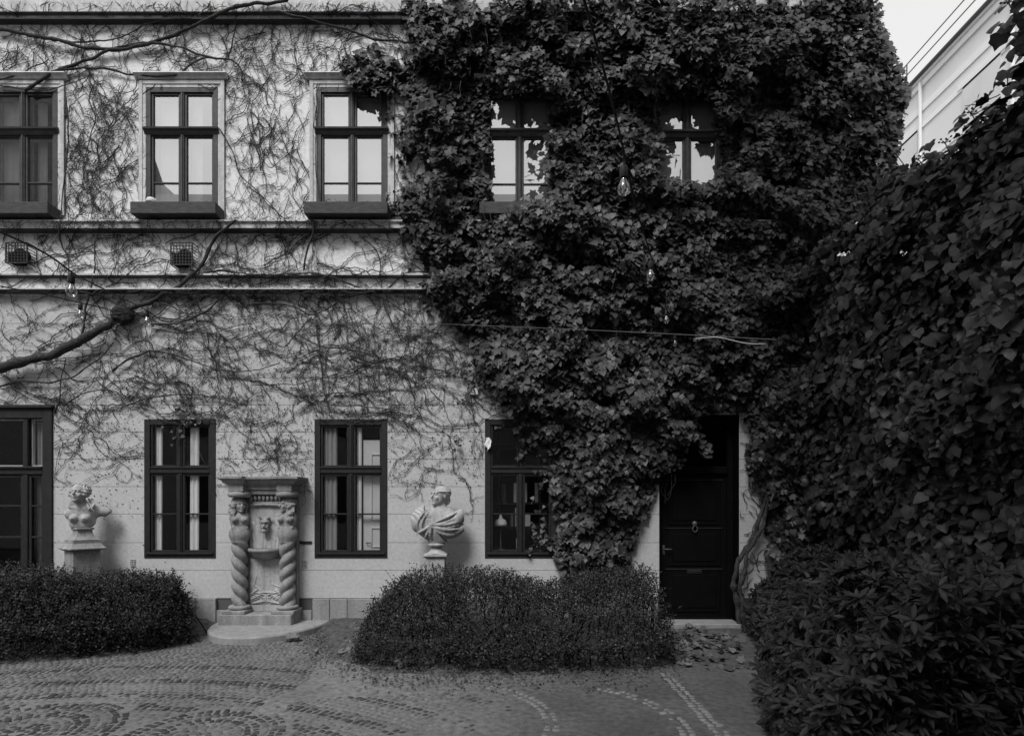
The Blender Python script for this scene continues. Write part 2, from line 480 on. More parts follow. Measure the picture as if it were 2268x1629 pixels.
for a, b in cells:
    MB().ring(a + .002, b - .002, .3, zt - .072, .04, .005, .06).build('sash', 'window_paint_dark', gd)
    for yb in (1120, 1189): MB().box(a + .04, b - .04, .008, .055, wz(yb) - .014, wz(yb) + .014, .004).build('glazing_bar', 'window_paint_dark', gd)
    zz = [.78, wz(1189), wz(1120), zt - .11]
    for c, d in zip(zz[:-1], zz[1:]): pane_quad('pane', a + .04, b - .04, c, d, .03, 'window_glass_low', gd)
    pane_quad('pane', a, b, zt + .05, z1 - .14, .03, 'window_glass_low', gd)
    MB().box(a + .04, b - .04, .012, .05, .1, .78, .01).build('bottom_panel', 'window_paint_dark', gd)
    MB().ring(a + .003, b - .003, zt + .052, z1 - .142, .02, .05, .1).build('inner_frame', 'white_paint', gd)

# black panelled entrance door, set back in its reveal
x0, x1, z0, z1 = rect(DR)
dy = .24
dr = MB().ring(x0 + .002, x1 - .002, .0, z1 - .002, .09, dy - .02, dy + .08).build('entrance_door', 'door_paint', bld)
zt = wz(1042, -dy)
MB().box(x0 + .09, x1 - .09, dy - .05, dy + .06, zt - .05, zt + .06, .01).build('transom', 'door_paint', dr)
pane_quad('pane', x0 + .09, x1 - .09, zt + .06, z1 - .09, dy + .03, 'window_glass_low', dr)
leaf = MB().box(x0 + .092, x1 - .092, dy + .01, dy + .05, .06, zt - .052, .004).build('door_leaf', 'door_paint', dr)
pw0, pw1 = x0 + .19, x1 - .19
for za, zb in ((.16, .80), (.86, 1.42), (1.48, zt - .15)):
    MB().box(pw0, pw1, dy - .004, dy + .012, za, zb, .012).box(pw0 + .07, pw1 - .07, dy - .016, dy - .003, za + .07, zb - .07, .01).build('door_panel', 'door_paint', dr)
    MB().box(pw0 - .03, pw1 + .03, dy - .012, dy + .012, zb + .005, zb + .02, .003).build('panel_rail', 'iron', dr)
MB().box(x0 + .02, x1 - .02, -.16, dy, -.02, .055, .01).build('threshold', 'granite', dr)
kx, ky, kz = (pw0 + pw1) / 2, dy - .02, wz(1163, -dy)
m = MB(); m.tube([(kx + .035 * math.sin(a), ky - .03, kz - .05 - .045 * math.cos(a)) for a in np.linspace(0, 6.28, 17)], .008, 6, (0, 1, .01))
m.lathe([(.0, kz - .02), (.03, kz - .01), (.04, kz + .03), (.03, kz + .06), (.0, kz + .07)], kx, ky - .01, 10)
m.build('lion_knocker', 'brass', dr, True)
m = MB().tube([(x0 + .13, dy + .0, wz(1215, -dy)), (x0 + .13, dy - .06, wz(1215, -dy)), (x0 + .24, dy - .065, wz(1215, -dy))], .009, 8, (0, 0, 1)).box(x0 + .115, x0 + .145, dy - .004, dy + .012, wz(1215, -dy) - .09, wz(1215, -dy) + .06, .004)
m.build('handle', 'brass', dr, True)
MB().box(kx - .11, kx + .11, dy - .022, dy - .014, wz(1265, -dy) - .03, wz(1265, -dy) + .03, .004).box(kx - .09, kx + .09, dy - .03, dy - .022, wz(1265, -dy) - .008, wz(1265, -dy) + .016, .003).build('letter_slot', 'iron', dr)

# ------------------------------------------------------------------ opposite wing behind the camera (mirrored in the upper panes)
ob = thing('opposite_building', 'tall pale building across the courtyard, seen only as a reflection in the upper windows', 'building')
MB().box(-15.5, 16, -25, -17, 0, 15.0).build('wall', 'far_plaster', ob)
MB().box(-15.8, 16.4, -25.3, -16.6, 15.0, 15.5).build('cornice', 'far_trim', ob)
m = MB(); m.add([(-15.8, -16.6, 15.5), (16.4, -16.6, 15.5), (16.4, -25.3, 15.5), (-15.8, -25.3, 15.5), (-15.8, -21, 17.6), (16.4, -21, 17.6)], [(0, 1, 5, 4), (2, 3, 4, 5), (1, 2, 5), (0, 4, 3)])
m.build('roof', 'roof_tile', ob)
for zz in (1.2, 5.0, 8.6, 12.0):
    for i in range(10):
        xx = -14.0 + i * 3.0
        MB().box(xx - .6, xx + .6, -17.0, -16.93, zz, zz + 2.0).build('window', 'far_dark', ob)
nb = thing('gabled_neighbour', 'dark steep-roofed neighbour mirrored in the upper window at the left edge', 'building')
MB().box(-38, -18.6, -26, -17.5, 0, 14.0).build('wall', 'far_panel', nb)
MB().add([(-38, -17.2, 14.0), (-18.4, -17.2, 14.0), (-18.4, -26, 14.0), (-38, -26, 14.0), (-38, -20, 25), (-19.4, -20, 24)], [(0, 1, 5, 4), (2, 3, 4, 5), (1, 2, 5), (0, 4, 3)]).build('roof', 'roof_tile', nb)
MB().box(-19.2, -17.0, -20.5, -19.6, 13, 17.6).build('chimney', 'far_panel', nb)

# ------------------------------------------------------------------ pale building far right
pb = thing('side_building', 'bright pale building rising behind the ivy at the upper right', 'building')
XB = 12.0
slope = lambda s: H + XB * s
m = MB().box(XB, XB + 8, -22.0, 26, 0, slope(1.03)); m.build('wall', 'far_plaster', pb)
m = MB().box(XB - .12, XB + 8.3, -22.3, 26.3, slope(1.045), slope(1.055)).box(XB - .06, XB + 8.2, -22.2, 26.2, slope(1.03), slope(1.045)); m.build('eaves_cornice', 'far_trim', pb)
MB().tube([(XB - .16, y, slope(1.054)) for y in (-1.3, 26.3)], .05, 8, (0, 0, 1)).build('gutter', 'far_dark', pb)
for s in (.93, .97, .835, .80, .70, .665, .58, .55, .43): MB().box(XB - .03, XB, -1, 26, slope(s), slope(s) + random.uniform(.12, .3), .005).build('string_course', 'far_trim', pb)
for k in range(9):
    y = -.2 + k * 2.9
    for s in (.86, .61, .36):
        w = MB().box(XB - .03, XB + .01, y, y + 1.2, slope(s) - 1.1, slope(s) + .9).build('window', 'far_panel', pb)
        MB().box(XB - .045, XB - .031, y - .15, y + 1.35, slope(s) + .9, slope(s) + 1.08, .004).build('hood', 'far_trim', w)
        MB().box(XB - .05, XB - .031, y - .15, y + 1.35, slope(s) - 1.2, slope(s) - 1.1, .01).build('sill', 'far_trim', w)
for y in (8.3, 5.2):
    MB().tube([(XB - .09, y, 0), (XB - .09, y, slope(1.04))], .045, 8, (0, 1, 0)).build('downpipe', 'far_plaster', pb)
m = MB()
for s in (1.128, 1.101): m.tube([(XB, y, slope(s)) for y in (-1, 12, 26)], .018, 5, (0, 0, 1))
m.box(XB - .04, XB + .04, 4.55, 4.75, slope(1.101), slope(1.128))
for y in (0, 9, 18, 25): m.tube([(XB, y, slope(1.03)), (XB, y, slope(1.128))], .02, 5)
m.build('roof_rail', 'far_dark', pb)

# ------------------------------------------------------------------ ground
tag(mk('ground', [(-300, -300, -.03), (300, -300, -.03), (300, 300, -.03), (-300, 300, -.03)], [(0, 1, 2, 3)], 'sand'), kind='structure')
# courtyard sheet with gentle unevenness (joints between the setts)
nx, ny = 150, 90
gx, gy = np.meshgrid(np.linspace(-9, 5, nx), np.linspace(-7.6, .0, ny))
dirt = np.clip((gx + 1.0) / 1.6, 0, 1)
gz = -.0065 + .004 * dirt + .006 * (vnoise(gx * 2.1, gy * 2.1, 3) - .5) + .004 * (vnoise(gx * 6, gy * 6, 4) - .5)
V = np.stack([gx, gy, gz], -1).reshape(-1, 3)
ii = np.arange(nx * ny).reshape(ny, nx)
Q = np.stack([ii[:-1, :-1], ii[:-1, 1:], ii[1:, 1:], ii[1:, :-1]], -1).reshape(-1, 4)
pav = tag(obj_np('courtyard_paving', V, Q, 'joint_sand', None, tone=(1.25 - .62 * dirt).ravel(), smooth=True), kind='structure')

CX, CY = -3.6, -7.69          # centre of the large paved rings
def sett_tone(x, y):
    r = np.hypot(x - CX, y - CY)
    t = .95 + .25 * (rng.random(x.shape) - .5)
    for R0, wd in ((4.37, .09), (4.74, .12), (3.95, .12)):
        t = np.where(np.abs(r - R0) < wd, 1.15 + .25 * rng.random(x.shape), t)
    for R0, wd in ((4.95, .064), (4.53, .064), (4.22, .064), (5.45, .064)):
        t = np.where(np.abs(r - R0) < wd, .34 + .25 * rng.random(x.shape), t)
    for (a, b, R0, wd) in ((-3.8, -4.1, .66, .055), (-2.35, -4.15, .56, .055), (-3.8, -4.1, .42, .06), (-2.35, -4.15, .34, .05), (-3.8, -4.1, .12, .1)):
        q = np.hypot(x - a, (y - b))
        t = np.where((np.abs(q - R0) < wd) & (r < 4.1), .36 + .25 * rng.random(x.shape), t)
    p = vnoise(x * 1.1, y * 1.1, 9)
    return t * (.75 + .5 * p)
pit = .064
ang = 0.0
MOT = ((-3.8, -4.1, .78), (-2.35, -4.15, .66))            # small ring motifs inside the large rings
def ring_field(cx, cy, r0, r1):
    out = []
    k = int(r0 / pit) + 1
    while k * pit < r1:
        r = k * pit; n = int(2 * math.pi * r / (pit * 1.04)); ph = random.random() * 6.28
        a = ph + np.arange(n) * 2 * math.pi / n
        out.append(np.stack([cx + r * np.cos(a), cy + r * np.sin(a), a], -1)); k += 1
    return np.concatenate(out)
fld = ring_field(CX, CY, 2.6, 8.0)
for (mx, my, mr) in MOT:
    fld = fld[np.hypot(fld[:, 0] - mx, fld[:, 1] - my) > mr]
    q = ring_field(mx, my, .03, mr - .03)
    fld = np.r_[fld, q]
sx, sy, sa0 = fld.T
tt = sy + T
px = VX + sx * F / np.maximum(tt, .1)
keep = (tt > 4.05) & (tt < 8.2) & (px > -80) & (sx < 1.1) & (np.hypot((sx + 3.47) / .84, (sy + .2) / 1.0) > 1)
sx, sy, sa0 = sx[keep], sy[keep], sa0[keep]
N = len(sx)
sx = sx + rng.normal(0, .0045, N); sy = sy + rng.normal(0, .0045, N)
st = sett_tone(sx, sy)
sz = rng.normal(0, .003, N)
dk = np.clip((sx + 1.3) / 1.8, 0, 1)
sz = sz - .010 * dk - .010 * (vnoise(sx * 1.4, sy * 1.4, 11) > .62) * (sx > -2.2)
sa = sa0 + rng.normal(0, .06, N)
# light rows at the right: a straight double row and two curves
rows = []
for y in np.arange(-4.6, -2.45, .066):
    for k in (-.036, .036): rows.append((1.6 + k + .01 * random.uniform(-1, 1), y, 0.0))
for (cx, cy, R0, a0, a1) in ((-.78, -3.88, 1.10, -30, 62), (.17, -3.95, 1.18, -25, 58)):
    for k in (-.036, .036):
        n = int(rad(a1 - a0) * R0 / .068)
        for i in range(n):
            if random.random() < .18: continue
            a = rad(a0 + (a1 - a0) * i / n)
            rows.append((cx + (R0 + k) * math.cos(a), cy + (R0 + k) * math.sin(a), a))
rows = np.array(rows)
far = np.ones(N, bool)
for r_ in rows: far &= np.hypot(sx - r_[0], sy - r_[1]) > .062
sx, sy, sz, sa, st = sx[far], sy[far], sz[far], sa[far], st[far]
sx = np.r_[sx, rows[:, 0]]; sy = np.r_[sy, rows[:, 1]]; sa = np.r_[sa, rows[:, 2]]
st = np.r_[st, 1.35 + .35 * rng.random(len(rows))]; sz = np.r_[sz, .004 + rng.normal(0, .003, len(rows))]
N = len(sx)
wa = (pit * .40) * (1 + .10 * rng.normal(0, 1, N)); wb = (pit * .37) * (1 + .10 * rng.normal(0, 1, N))
tmpl = np.array([(-1, -1, -1), (1, -1, -1), (1, 1, -1), (-1, 1, -1), (-1, -1, 0), (1, -1, 0), (1, 1, 0), (-1, 1, 0), (-.72, -.72, 1), (.72, -.72, 1), (.72, .72, 1), (-.72, .72, 1)], float)
tf = np.array([(0, 1, 5, 4), (1, 2, 6, 5), (2, 3, 7, 6), (3, 0, 4, 7), (4, 5, 9, 8), (5, 6, 10, 9), (6, 7, 11, 10), (7, 4, 8, 11), (8, 9, 10, 11)])
zz = np.where(tmpl[:, 2] < 0, -.05, np.where(tmpl[:, 2] == 0, -.009, 0.0))
jit = 1 + .12 * rng.normal(0, 1, (N, 12, 2)); jit[:, 4:8] = jit[:, 0:4]; jit[:, 8:12] = jit[:, 0:4]
lx = tmpl[None, :, 0] * wa[:, None] * jit[..., 0]; ly = tmpl[None, :, 1] * wb[:, None] * jit[..., 1]
tilt = rng.normal(0, .015, (N, 2))
lz = zz[None] + tilt[:, :1] * lx + tilt[:, 1:] * ly
Vx = sx[:, None] + lx * np.cos(sa)[:, None] - ly * np.sin(sa)[:, None]
Vy = sy[:, None] + lx * np.sin(sa)[:, None] + ly * np.cos(sa)[:, None]
Vs = np.stack([Vx, Vy, sz[:, None] + lz], -1)
score = np.where(np.abs(sx * F / (sy + T)) < 1150, 1.0, 0.0) / (sy + T)
near = np.argsort(-score)[:300]
is_near = np.zeros(N, bool); is_near[near] = True
sel = Vs[~is_near]
ff = (tf[None] + 12 * np.arange(len(sel))[:, None, None]).reshape(-1, 4)
tag(obj_np('sett_field', sel.reshape(-1, 3), ff, 'sett', pav, np.repeat(st[~is_near], 12)), kind='stuff')
base_meshes = []
for k, tn in enumerate((.45, .6, .8, 1.0, 1.2, 1.5)):
    base_meshes.append((tn, mesh_np('sett', tmpl * [pit * .40, pit * .37, 1] * [1, 1, 0] + np.stack([0 * zz, 0 * zz, zz], -1), tf, 'sett', np.full(12, tn))))
for i in near:
    me = min(base_meshes, key=lambda b: abs(b[0] - st[i]))[1]
    o = link('sett', me, pav, Matrix.Translation((sx[i], sy[i], sz[i])) @ Matrix.Rotation(sa[i], 4, 'Z') @ Matrix.Diagonal((wa[i] / (pit * .4), wb[i] / (pit * .37), 1, 1)))

# planting beds
def bed(name, xs, edge, hgt, seed, label):
    nx, ny = 110, 70
    X, S = np.meshgrid(np.linspace(xs[0], xs[1], nx), np.linspace(0, 1, ny))
    te = np.interp(X, [e[0] for e in edge], [e[1] for e in edge]) + .10 * (vnoise(X * 3, X * 0, seed) - .5)
    Tt = te + (8.5 - te) * S
    Y = Tt - T
    dist = Tt - te
    sd = np.clip(np.minimum(X - xs[0], xs[1] - X) / .35, 0, 1)
    z = -.035 + hgt * np.clip(dist / .5, 0, 1) ** .7 * sd + .05 * np.clip(dist / .3, 0, 1) * (vnoise(X * 5, Tt * 5, seed + 1) - .4) * sd + .03 * np.clip(dist / .3, 0, 1) * (vnoise(X * 14, Tt * 14, seed + 2) - .5) * sd
    z = z + .05 * np.clip(dist / 2.0, 0, 1) * sd
    V = np.stack([X, Y - .002, z], -1).reshape(-1, 3)
    ii = np.arange(nx * ny).reshape(ny, nx)
    Q = np.stack([ii[:-1, :-1], ii[:-1, 1:], ii[1:, 1:], ii[1:, :-1]], -1).reshape(-1, 4)
    return tag(obj_np(name, V, Q, 'soil', None, smooth=True), kind='structure')
EDGE_R = [(-2.95, 8.35), (-2.46, 7.2), (-1.82, 6.4), (-1.4, 5.97), (0, 5.9), (1.2, 5.98), (1.75, 6.25), (2.0, 7.2), (2.15, 8.2)]
EDGE_L = [(-9, 6.1), (-5.6, 6.32), (-4.9, 6.6), (-4.39, 6.85), (-4.2, 7.3), (-4.1, 8.3)]
EDGE_S = [(1.75, 3.4), (2.0, 5.0), (2.4, 5.5), (2.75, 6.3), (3.0, 7.2), (3.2, 7.9), (5.0, 8.2)]
bed('soil_bed', (-2.95, 2.15), EDGE_R, .12, 21, '')
bed('soil_bed', (-9.0, -4.1), EDGE_L, .10, 25, '')
# bed under the evergreen shrub: right of the path
X, Tt = np.meshgrid(np.linspace(1.7, 5.0, 60), np.linspace(3.0, 8.5, 70))
xe = np.interp(Tt, [3.0, 4.3, 5.5, 6.2, 7.0, 7.9, 8.5], [1.75, 1.85, 2.25, 2.72, 2.95, 3.2, 3.35])
Z = -.04 + .14 * np.clip((X - xe) / .5, 0, 1) + .05 * np.clip((X - xe) / .3, 0, 1) * (vnoise(X * 5, Tt * 5, 41) - .4)
ii = np.arange(60 * 70).reshape(70, 60)
tag(obj_np('soil_bed', np.stack([X, Tt - T, Z], -1).reshape(-1, 3), np.stack([ii[:-1, :-1], ii[:-1, 1:], ii[1:, 1:], ii[1:, :-1]], -1).reshape(-1, 4), 'soil', None, smooth=True), kind='structure')

# ------------------------------------------------------------------ carved stone: distance fields turned into meshes
def grid(lo, hi, h):
    ax = [np.arange(lo[i], hi[i] + h, h, dtype=np.float32) for i in range(3)]
    return np.meshgrid(*ax, indexing='ij')
def smin(a, b, k):
    q = np.clip(.5 + .5 * (b - a) / k, 0, 1)
    return b * (1 - q) + a * q - k * q * (1 - q)
def smax(a, b, k): return -smin(-a, -b, k)
def ell(P, c, r):
    q = [(P[i] - c[i]) / r[i] for i in range(3)]
    k0 = np.sqrt(q[0] ** 2 + q[1] ** 2 + q[2] ** 2)
    return (k0 - 1) * min(r)
def cap(P, a, b, ra, rb=None):
    rb = ra if rb is None else rb
    a, b = np.array(a, float), np.array(b, float); ba = b - a
    pa = [P[i] - a[i] for i in range(3)]
    t = np.clip(sum(pa[i] * ba[i] for i in range(3)) / (ba @ ba), 0, 1)
    d = np.sqrt(sum((pa[i] - ba[i] * t) ** 2 for i in range(3)))
    return d - (ra + (rb - ra) * t)
def chain(P, pts, r0, r1, k=.01):
    d = None; n = len(pts) - 1
    for i in range(n):
        e = cap(P, pts[i], pts[i + 1], r0 + (r1 - r0) * i / n, r0 + (r1 - r0) * (i + 1) / n)
        d = e if d is None else smin(d, e, k)
    return d
def nets(f, lo, h):
    f = np.asarray(f, np.float32)
    S = f < 0
    sh = np.array(f.shape) - 1
    acc = np.zeros((*sh, 3), np.float32); cnt = np.zeros(sh, np.float32)
    def sub(A, o): return A[o[0]:o[0] + sh[0], o[1]:o[1] + sh[1], o[2]:o[2] + sh[2]]
    cs = [(i, j, k) for i in (0, 1) for j in (0, 1) for k in (0, 1)]
    for a in cs:
        for ax in range(3):
            if a[ax]: continue
            b = list(a); b[ax] = 1
            fa, fb = sub(f, a), sub(f, b)
            x = sub(S, a) != sub(S, b)
            t = np.where(x, fa / np.where(x, fa - fb, 1), 0)
            for q in range(3):
                acc[..., q] += np.where(x, a[q] + (t if q == ax else 0), 0)
            cnt += x
    act = cnt > 0
    idx = -np.ones(sh, np.int64); idx[act] = np.arange(act.sum())
    org = np.stack(np.nonzero(act), -1).astype(np.float32)
    V = np.array(lo) + h * (org + acc[act] / cnt[act][:, None])
    quads = []
    for ax in range(3):
        a1, a2 = [(1, 2), (2, 0), (0, 1)][ax]
        s0 = [slice(None)] * 3; s1 = [slice(None)] * 3
        s0[ax] = slice(0, -1); s1[ax] = slice(1, None)
        x = S[tuple(s0)] != S[tuple(s1)]
        pos = np.stack(np.nonzero(x), -1)
        ok = (pos[:, a1] > 0) & (pos[:, a2] > 0) & (pos[:, a1] < sh[a1]) & (pos[:, a2] < sh[a2])
        pos = pos[ok]
        inside = S[tuple(pos.T)]
        q = []
        for (d1, d2) in ((-1, -1), (0, -1), (0, 0), (-1, 0)):
            c = pos.copy(); c[:, a1] += d1; c[:, a2] += d2
            q.append(idx[c[:, 0], c[:, 1], c[:, 2]])
        q = np.stack(q, -1)
        q[~inside] = q[~inside][:, ::-1]
        quads.append(q)
    return V, np.concatenate(quads)

def head(P, c, s, yaw, pitch=0.0, hair='wavy', beard=False):
    """a head of height s centred at c; yaw turns the face from the viewer (-y) towards +x"""
    x, y, z = (P[i] - c[i] for i in range(3))
    cy_, sy_ = math.cos(yaw), math.sin(yaw)
    x, y = x * cy_ + y * sy_, -x * sy_ + y * cy_
    cp, sp = math.cos(pitch), math.sin(pitch)
    y, z = y * cp - z * sp, y * sp + z * cp
    Q = (x / s, y / s, z / s)
    d = smin(ell(Q, (0, .06, .14), (.35, .43, .36)), ell(Q, (0, -.12, -.16), (.265, .30, .37)), .10)
    for e in (-1, 1):
        d = smax(d, -ell(Q, (e * .125, -.45, .035), (.105, .10, .07)), .05)
        d = smin(d, ell(Q, (e * .125, -.335, .03), (.075, .06, .05)), .012)
        d = smin(d, cap(Q, (e * .04, -.40, .10), (e * .22, -.34, .11), .035, .025), .03)
        d = smin(d, ell(Q, (e * .17, -.31, -.15), (.09, .08, .09)), .06)
        d = smin(d, ell(Q, (e * .33, .06, -.02), (.045, .08, .12)), .02)
    d = smin(d, cap(Q, (0, -.39, .09), (0, -.50, -.12), .032, .058), .025)
    d = smax(d, -ell(Q, (0, -.46, -.275), (.10, .05, .013)), .012)
    d = smin(d, ell(Q, (0, -.405, -.245), (.085, .045, .024)), .015)
    d = smin(d, ell(Q, (0, -.395, -.315), (.075, .045, .03)), .015)
    d = smin(d, ell(Q, (0, -.33, -.43), (.11, .09, .085)), .05)
    if hair:
        an = np.arctan2(Q[0], -(Q[1] - .05)); ra = np.sqrt(Q[0] ** 2 + (Q[2] - .1) ** 2)
        if hair == 'band':
            hr = ell(Q, (0, .13, .17), (.40, .44, .375)) + .010 * np.sin(26 * (Q[2] + .5 * Q[1]))
            hr = smax(hr, -(Q[1] + .30 - .40 * (Q[2] - .02)), .03)
            hr = smin(hr, ell(Q, (0, .42, -.18), (.20, .18, .24)), .08)
            hr = smin(hr, np.maximum(np.abs(Q[2] - .21 - .12 * Q[1]) - .035, ell(Q, (0, .09, .17), (.43, .47, .40))), .02)
        else:
            wv = .028 * np.sin(16 * an + 7 * np.sin(6 * Q[2]) + 2) + .014 * np.sin(34 * Q[2] + 9 * Q[0])
            hr = ell(Q, (0, .12, .16), (.42, .45, .40)) + wv
            hr = smax(hr, -(Q[1] + .24 - .36 * (Q[2] - .10)), .03)
            for e in (-1, 1):
                hr = smin(hr, ell(Q, (e * .34, -.08, -.02), (.11, .18, .20)) + wv, .05)
        d = smin(d, hr, .012)
    if beard:
        d = smin(d, ell(Q, (0, -.25, -.42), (.24, .22, .22)) + .03 * np.sin(24 * Q[0] + 5 * Q[2]) , .04)
        d = smax(d, -ell(Q, (0, -.50, -.30), (.15, .16, .075)), .02)
        for e in (-1, 1):
            d = smin(d, cap(Q, (e * .03, -.46, -.19), (e * .24, -.34, -.30), .055, .03), .02)
            d = smin(d, cap(Q, (e * .02, -.46, .12), (e * .24, -.40, .19), .06, .04), .02)
            d = smin(d, chain(Q, [(e * .18, -.2, .38), (e * .34, -.24, .50), (e * .40, -.3, .40)], .07, .04, .02), .02)
    return d * s * .8

# ---- bust of a woman with loose hair, left
BS1 = .0056
lo, hi = (-.30, -.22, -.01), (.38, .20, .66)
P = grid(lo, hi, BS1)
d = ell(P, (.0, .02, .17), (.165, .105, .19))
d = smin(d, cap(P, (-.03, .03, .255), (.275, .04, .215), .08, .068), .05)
d = smin(d, cap(P, (.03, .03, .245), (-.20, .05, .175), .08, .055), .05)
d = smin(d, ell(P, (-.01, .02, .04), (.14, .10, .11)), .05)
for (cx, cz, r) in ((-.090, .125, .052), (.050, .125, .058)):
    d = smin(d, ell(P, (cx, -.075, cz), (r, .055, r * .95)), .03)
    d = smin(d, ell(P, (cx - .008, -.128, cz + .002), (.010, .010, .010)), .01)
d = smin(d, cap(P, (.0, .03, .25), (-.02, -.005, .40), .062, .052), .05)
d = smin(d, cap(P, (-.02, -.065, .262), (-.15, -.03, .285), .012, .012), .03)
d = smin(d, cap(P, (.02, -.065, .262), (.15, -.03, .285), .012, .012), .03)
d = smax(d, -P[2], .004)                                                             # flat underside
nrm = np.array((.66, 0, -.75)); q = (P[0] - .12) * nrm[0] + (P[2] - .02) * nrm[2]
d = smax(d, q, .006)                                                                 # cut arm at the right
nrm = np.array((-.93, 0, -.36)); q = (P[0] + .165) * nrm[0] + (P[2] - .06) * nrm[2]
d = smax(d, q, .006)
hd = head(P, (-.03, -.03, .480), .275, -.34, .16, 'wavy')
d = smin(d, hd, .012)
for k in range(6):                                                                   # locks on the shoulders and the wreath on the brow
    pts = [(.075 + .013 * k + .016 * math.sin(i * 1.7 + k * .9), -.02 - .018 * min(i, 4) - .006 * (k % 3), .40 - .030 * i - .012 * (k % 2)) for i in range(6)]
    d = smin(d, chain(P, pts, .013, .007, .004), .003)
for k in range(3):
    pts = [(-.10 - .014 * k + .012 * math.sin(i * 1.6 + k), -.01 - .008 * i, .37 - .028 * i) for i in range(4)]
    d = smin(d, chain(P, pts, .018, .010), .008)
for i in range(11):
    a = -1.9 + i * .34
    c = (-.03 + .080 * math.sin(a - .42), .012 - .075 * math.cos(a - .42), .598 + .012 * (i % 2))
    d = smin(d, ell(P, c, (.024, .020, .013 + .005 * (i % 3))), .006)
V, Q = nets(d, lo, BS1)
BX1, BZ1, BD = -6.08, 1.463, .35
b1 = tag(obj_np('portrait_bust', V, Q, 'limestone_pale', None, smooth=True), 'weathered stone bust of a bare-breasted woman with wavy hair, on the left pedestal', 'bust')
b1.location = (BX1, -BD, BZ1); b1.rotation_euler = (0, 0, .44)
pe = thing('stone_pedestal', 'worn pedestal set cornerwise with a wide flaring cap, left of the fountain', 'pedestal', loc=(BX1, -BD, 0))
R4 = lambda w: w / 2
def prism(prof, rot, parent, name, m='limestone', n=4): return MB().lathe(prof, 0, 0, n, rot).build(name, m, parent)
rt = rad(-90 + 10)
prism([(R4(.29), BZ1 - .034), (R4(.30), BZ1 - .028), (R4(.30), BZ1 - .008), (R4(.28), BZ1 - .001)], rt, pe, 'top_slab')
prism([(R4(.46), 1.29), (R4(.40), 1.305), (R4(.31), 1.34), (R4(.265), 1.38), (R4(.25), BZ1 - .035)], rt, pe, 'neck')
prism([(R4(.48), 1.135), (R4(.56), 1.15), (R4(.615), 1.16), (R4(.615), 1.175), (R4(.56), 1.19), (R4(.47), 1.235), (R4(.455), 1.24), (R4(.455), 1.289)], rt, pe, 'cap')
prism([(R4(.46), .0), (R4(.46), 1.134)], rt, pe, 'shaft')

# ---- bust with a draped cloak, right
BS2 = .0056
lo, hi = (-.37, -.26, -.01), (.39, .20, .80)
P = grid(lo, hi, BS2)
body = ell(P, (.01, .02, .31), (.335, .15, .235))
body = smin(body, cap(P, (.0, .02, .0), (.0, .02, .22), .085, .15), .08)
skin = body + .012
fx, fz = P[0] + .05, P[2] - .265
th = np.arctan2(fz, fx)
rr = np.sqrt(fx * fx + fz * fz)
fold = np.abs(np.sin(th * 5.2 + 1.2 * np.sin(rr * 9) + .6)) ** .7
foldl = np.abs(np.sin((P[0] * 1.0 + P[2] * .75) * 30 + 2 * np.sin(P[2] * 14))) ** .7
cloak = body - (.010 + .034 * np.where(P[0] > -.05, fold, .35 * foldl) * np.clip(rr / .10, .35, 1))
vline = np.where(P[0] > -.03, .285 + .55 * (P[0] + .03), .285 + .9 * (-.03 - P[0]))
cloak = smax(cloak, np.where(P[0] < -.17, -.5, (P[2] - vline) * .7), .012)
cloak = smin(cloak, ell(P, (-.19, .03, .32), (.13, .115, .17)) - .008 * foldl, .04)
d = smin(skin, cloak, .01)
for (x0_, z0_, x1_, z1_, x2_, z2_, r_) in ((-.08, .27, .12, .23, .33, .31, .026), (-.07, .235, .12, .17, .30, .20, .030), (-.04, .21, .10, .10, .24, .12, .028), (-.06, .25, -.10, .16, -.07, .05, .026), (-.07, .26, -.18, .17, -.25, .15, .026), (-.06, .28, .10, .33, .28, .43, .020), (-.26, .20, -.29, .33, -.13, .47, .018), (-.20, .19, -.22, .33, -.10, .44, .014), (-.05, .26, .10, .27, .30, .37, .016), (-.05, .23, .10, .19, .31, .25, .016), (-.08, .26, -.14, .10, -.16, .07, .022)):
    def onb(x, z): return -.02 - .15 * math.sqrt(max(0.05, 1 - ((x - .01) / .345) ** 2 - ((z - .31) / .30) ** 2))
    pts = []
    for t in np.linspace(0, 1, 7):
        x = (1 - t) ** 2 * x0_ + 2 * t * (1 - t) * x1_ + t * t * x2_; z = (1 - t) ** 2 * z0_ + 2 * t * (1 - t) * z1_ + t * t * z2_
        pts.append((x, onb(x, z), z))
    d = smin(d, smin(chain(P, pts[:4], r_ * .45, r_ * .85, .008), chain(P, pts[3:], r_ * .85, r_ * .5, .008), .008), .016)
d = smin(d, cap(P, (.03, .03, .45), (.055, .015, .60), .085, .066), .07)
d = smin(d, head(P, (.052, -.01, .665), .285, -.95, .12, 'band'), .012)
d = smax(d, -P[2], .004)
d = smax(d, P[1] - .13, .01)
V, Q = nets(d, lo, BS2)
BX2, BZ2 = -1.068, 1.242
b2 = tag(obj_np('portrait_bust', V, Q, 'limestone_pale', None, smooth=True), 'stone bust in a draped cloak, head turned left, between the windows right of the fountain', 'bust')
b2.location = (BX2, -BD, BZ2); b2.rotation_euler = (0, 0, .10)
pe = thing('stone_pedestal', 'slim square pedestal rising from the right hedge', 'pedestal', loc=(BX2, -BD, 0))
q2 = math.sqrt(2) / 2
MB().lathe([(.10, BZ2 - .045), (.118, BZ2 - .04), (.124, BZ2 - .025), (.124, BZ2 - .015), (.112, BZ2 - .001)], 0, 0, 24).build('top_slab', 'limestone_pale', pe, True)
MB().lathe([(.165, 1.10), (.13, 1.105), (.10, 1.13), (.083, 1.16), (.078, BZ2 - .046)], 0, 0, 24).build('neck', 'limestone_pale', pe, True)
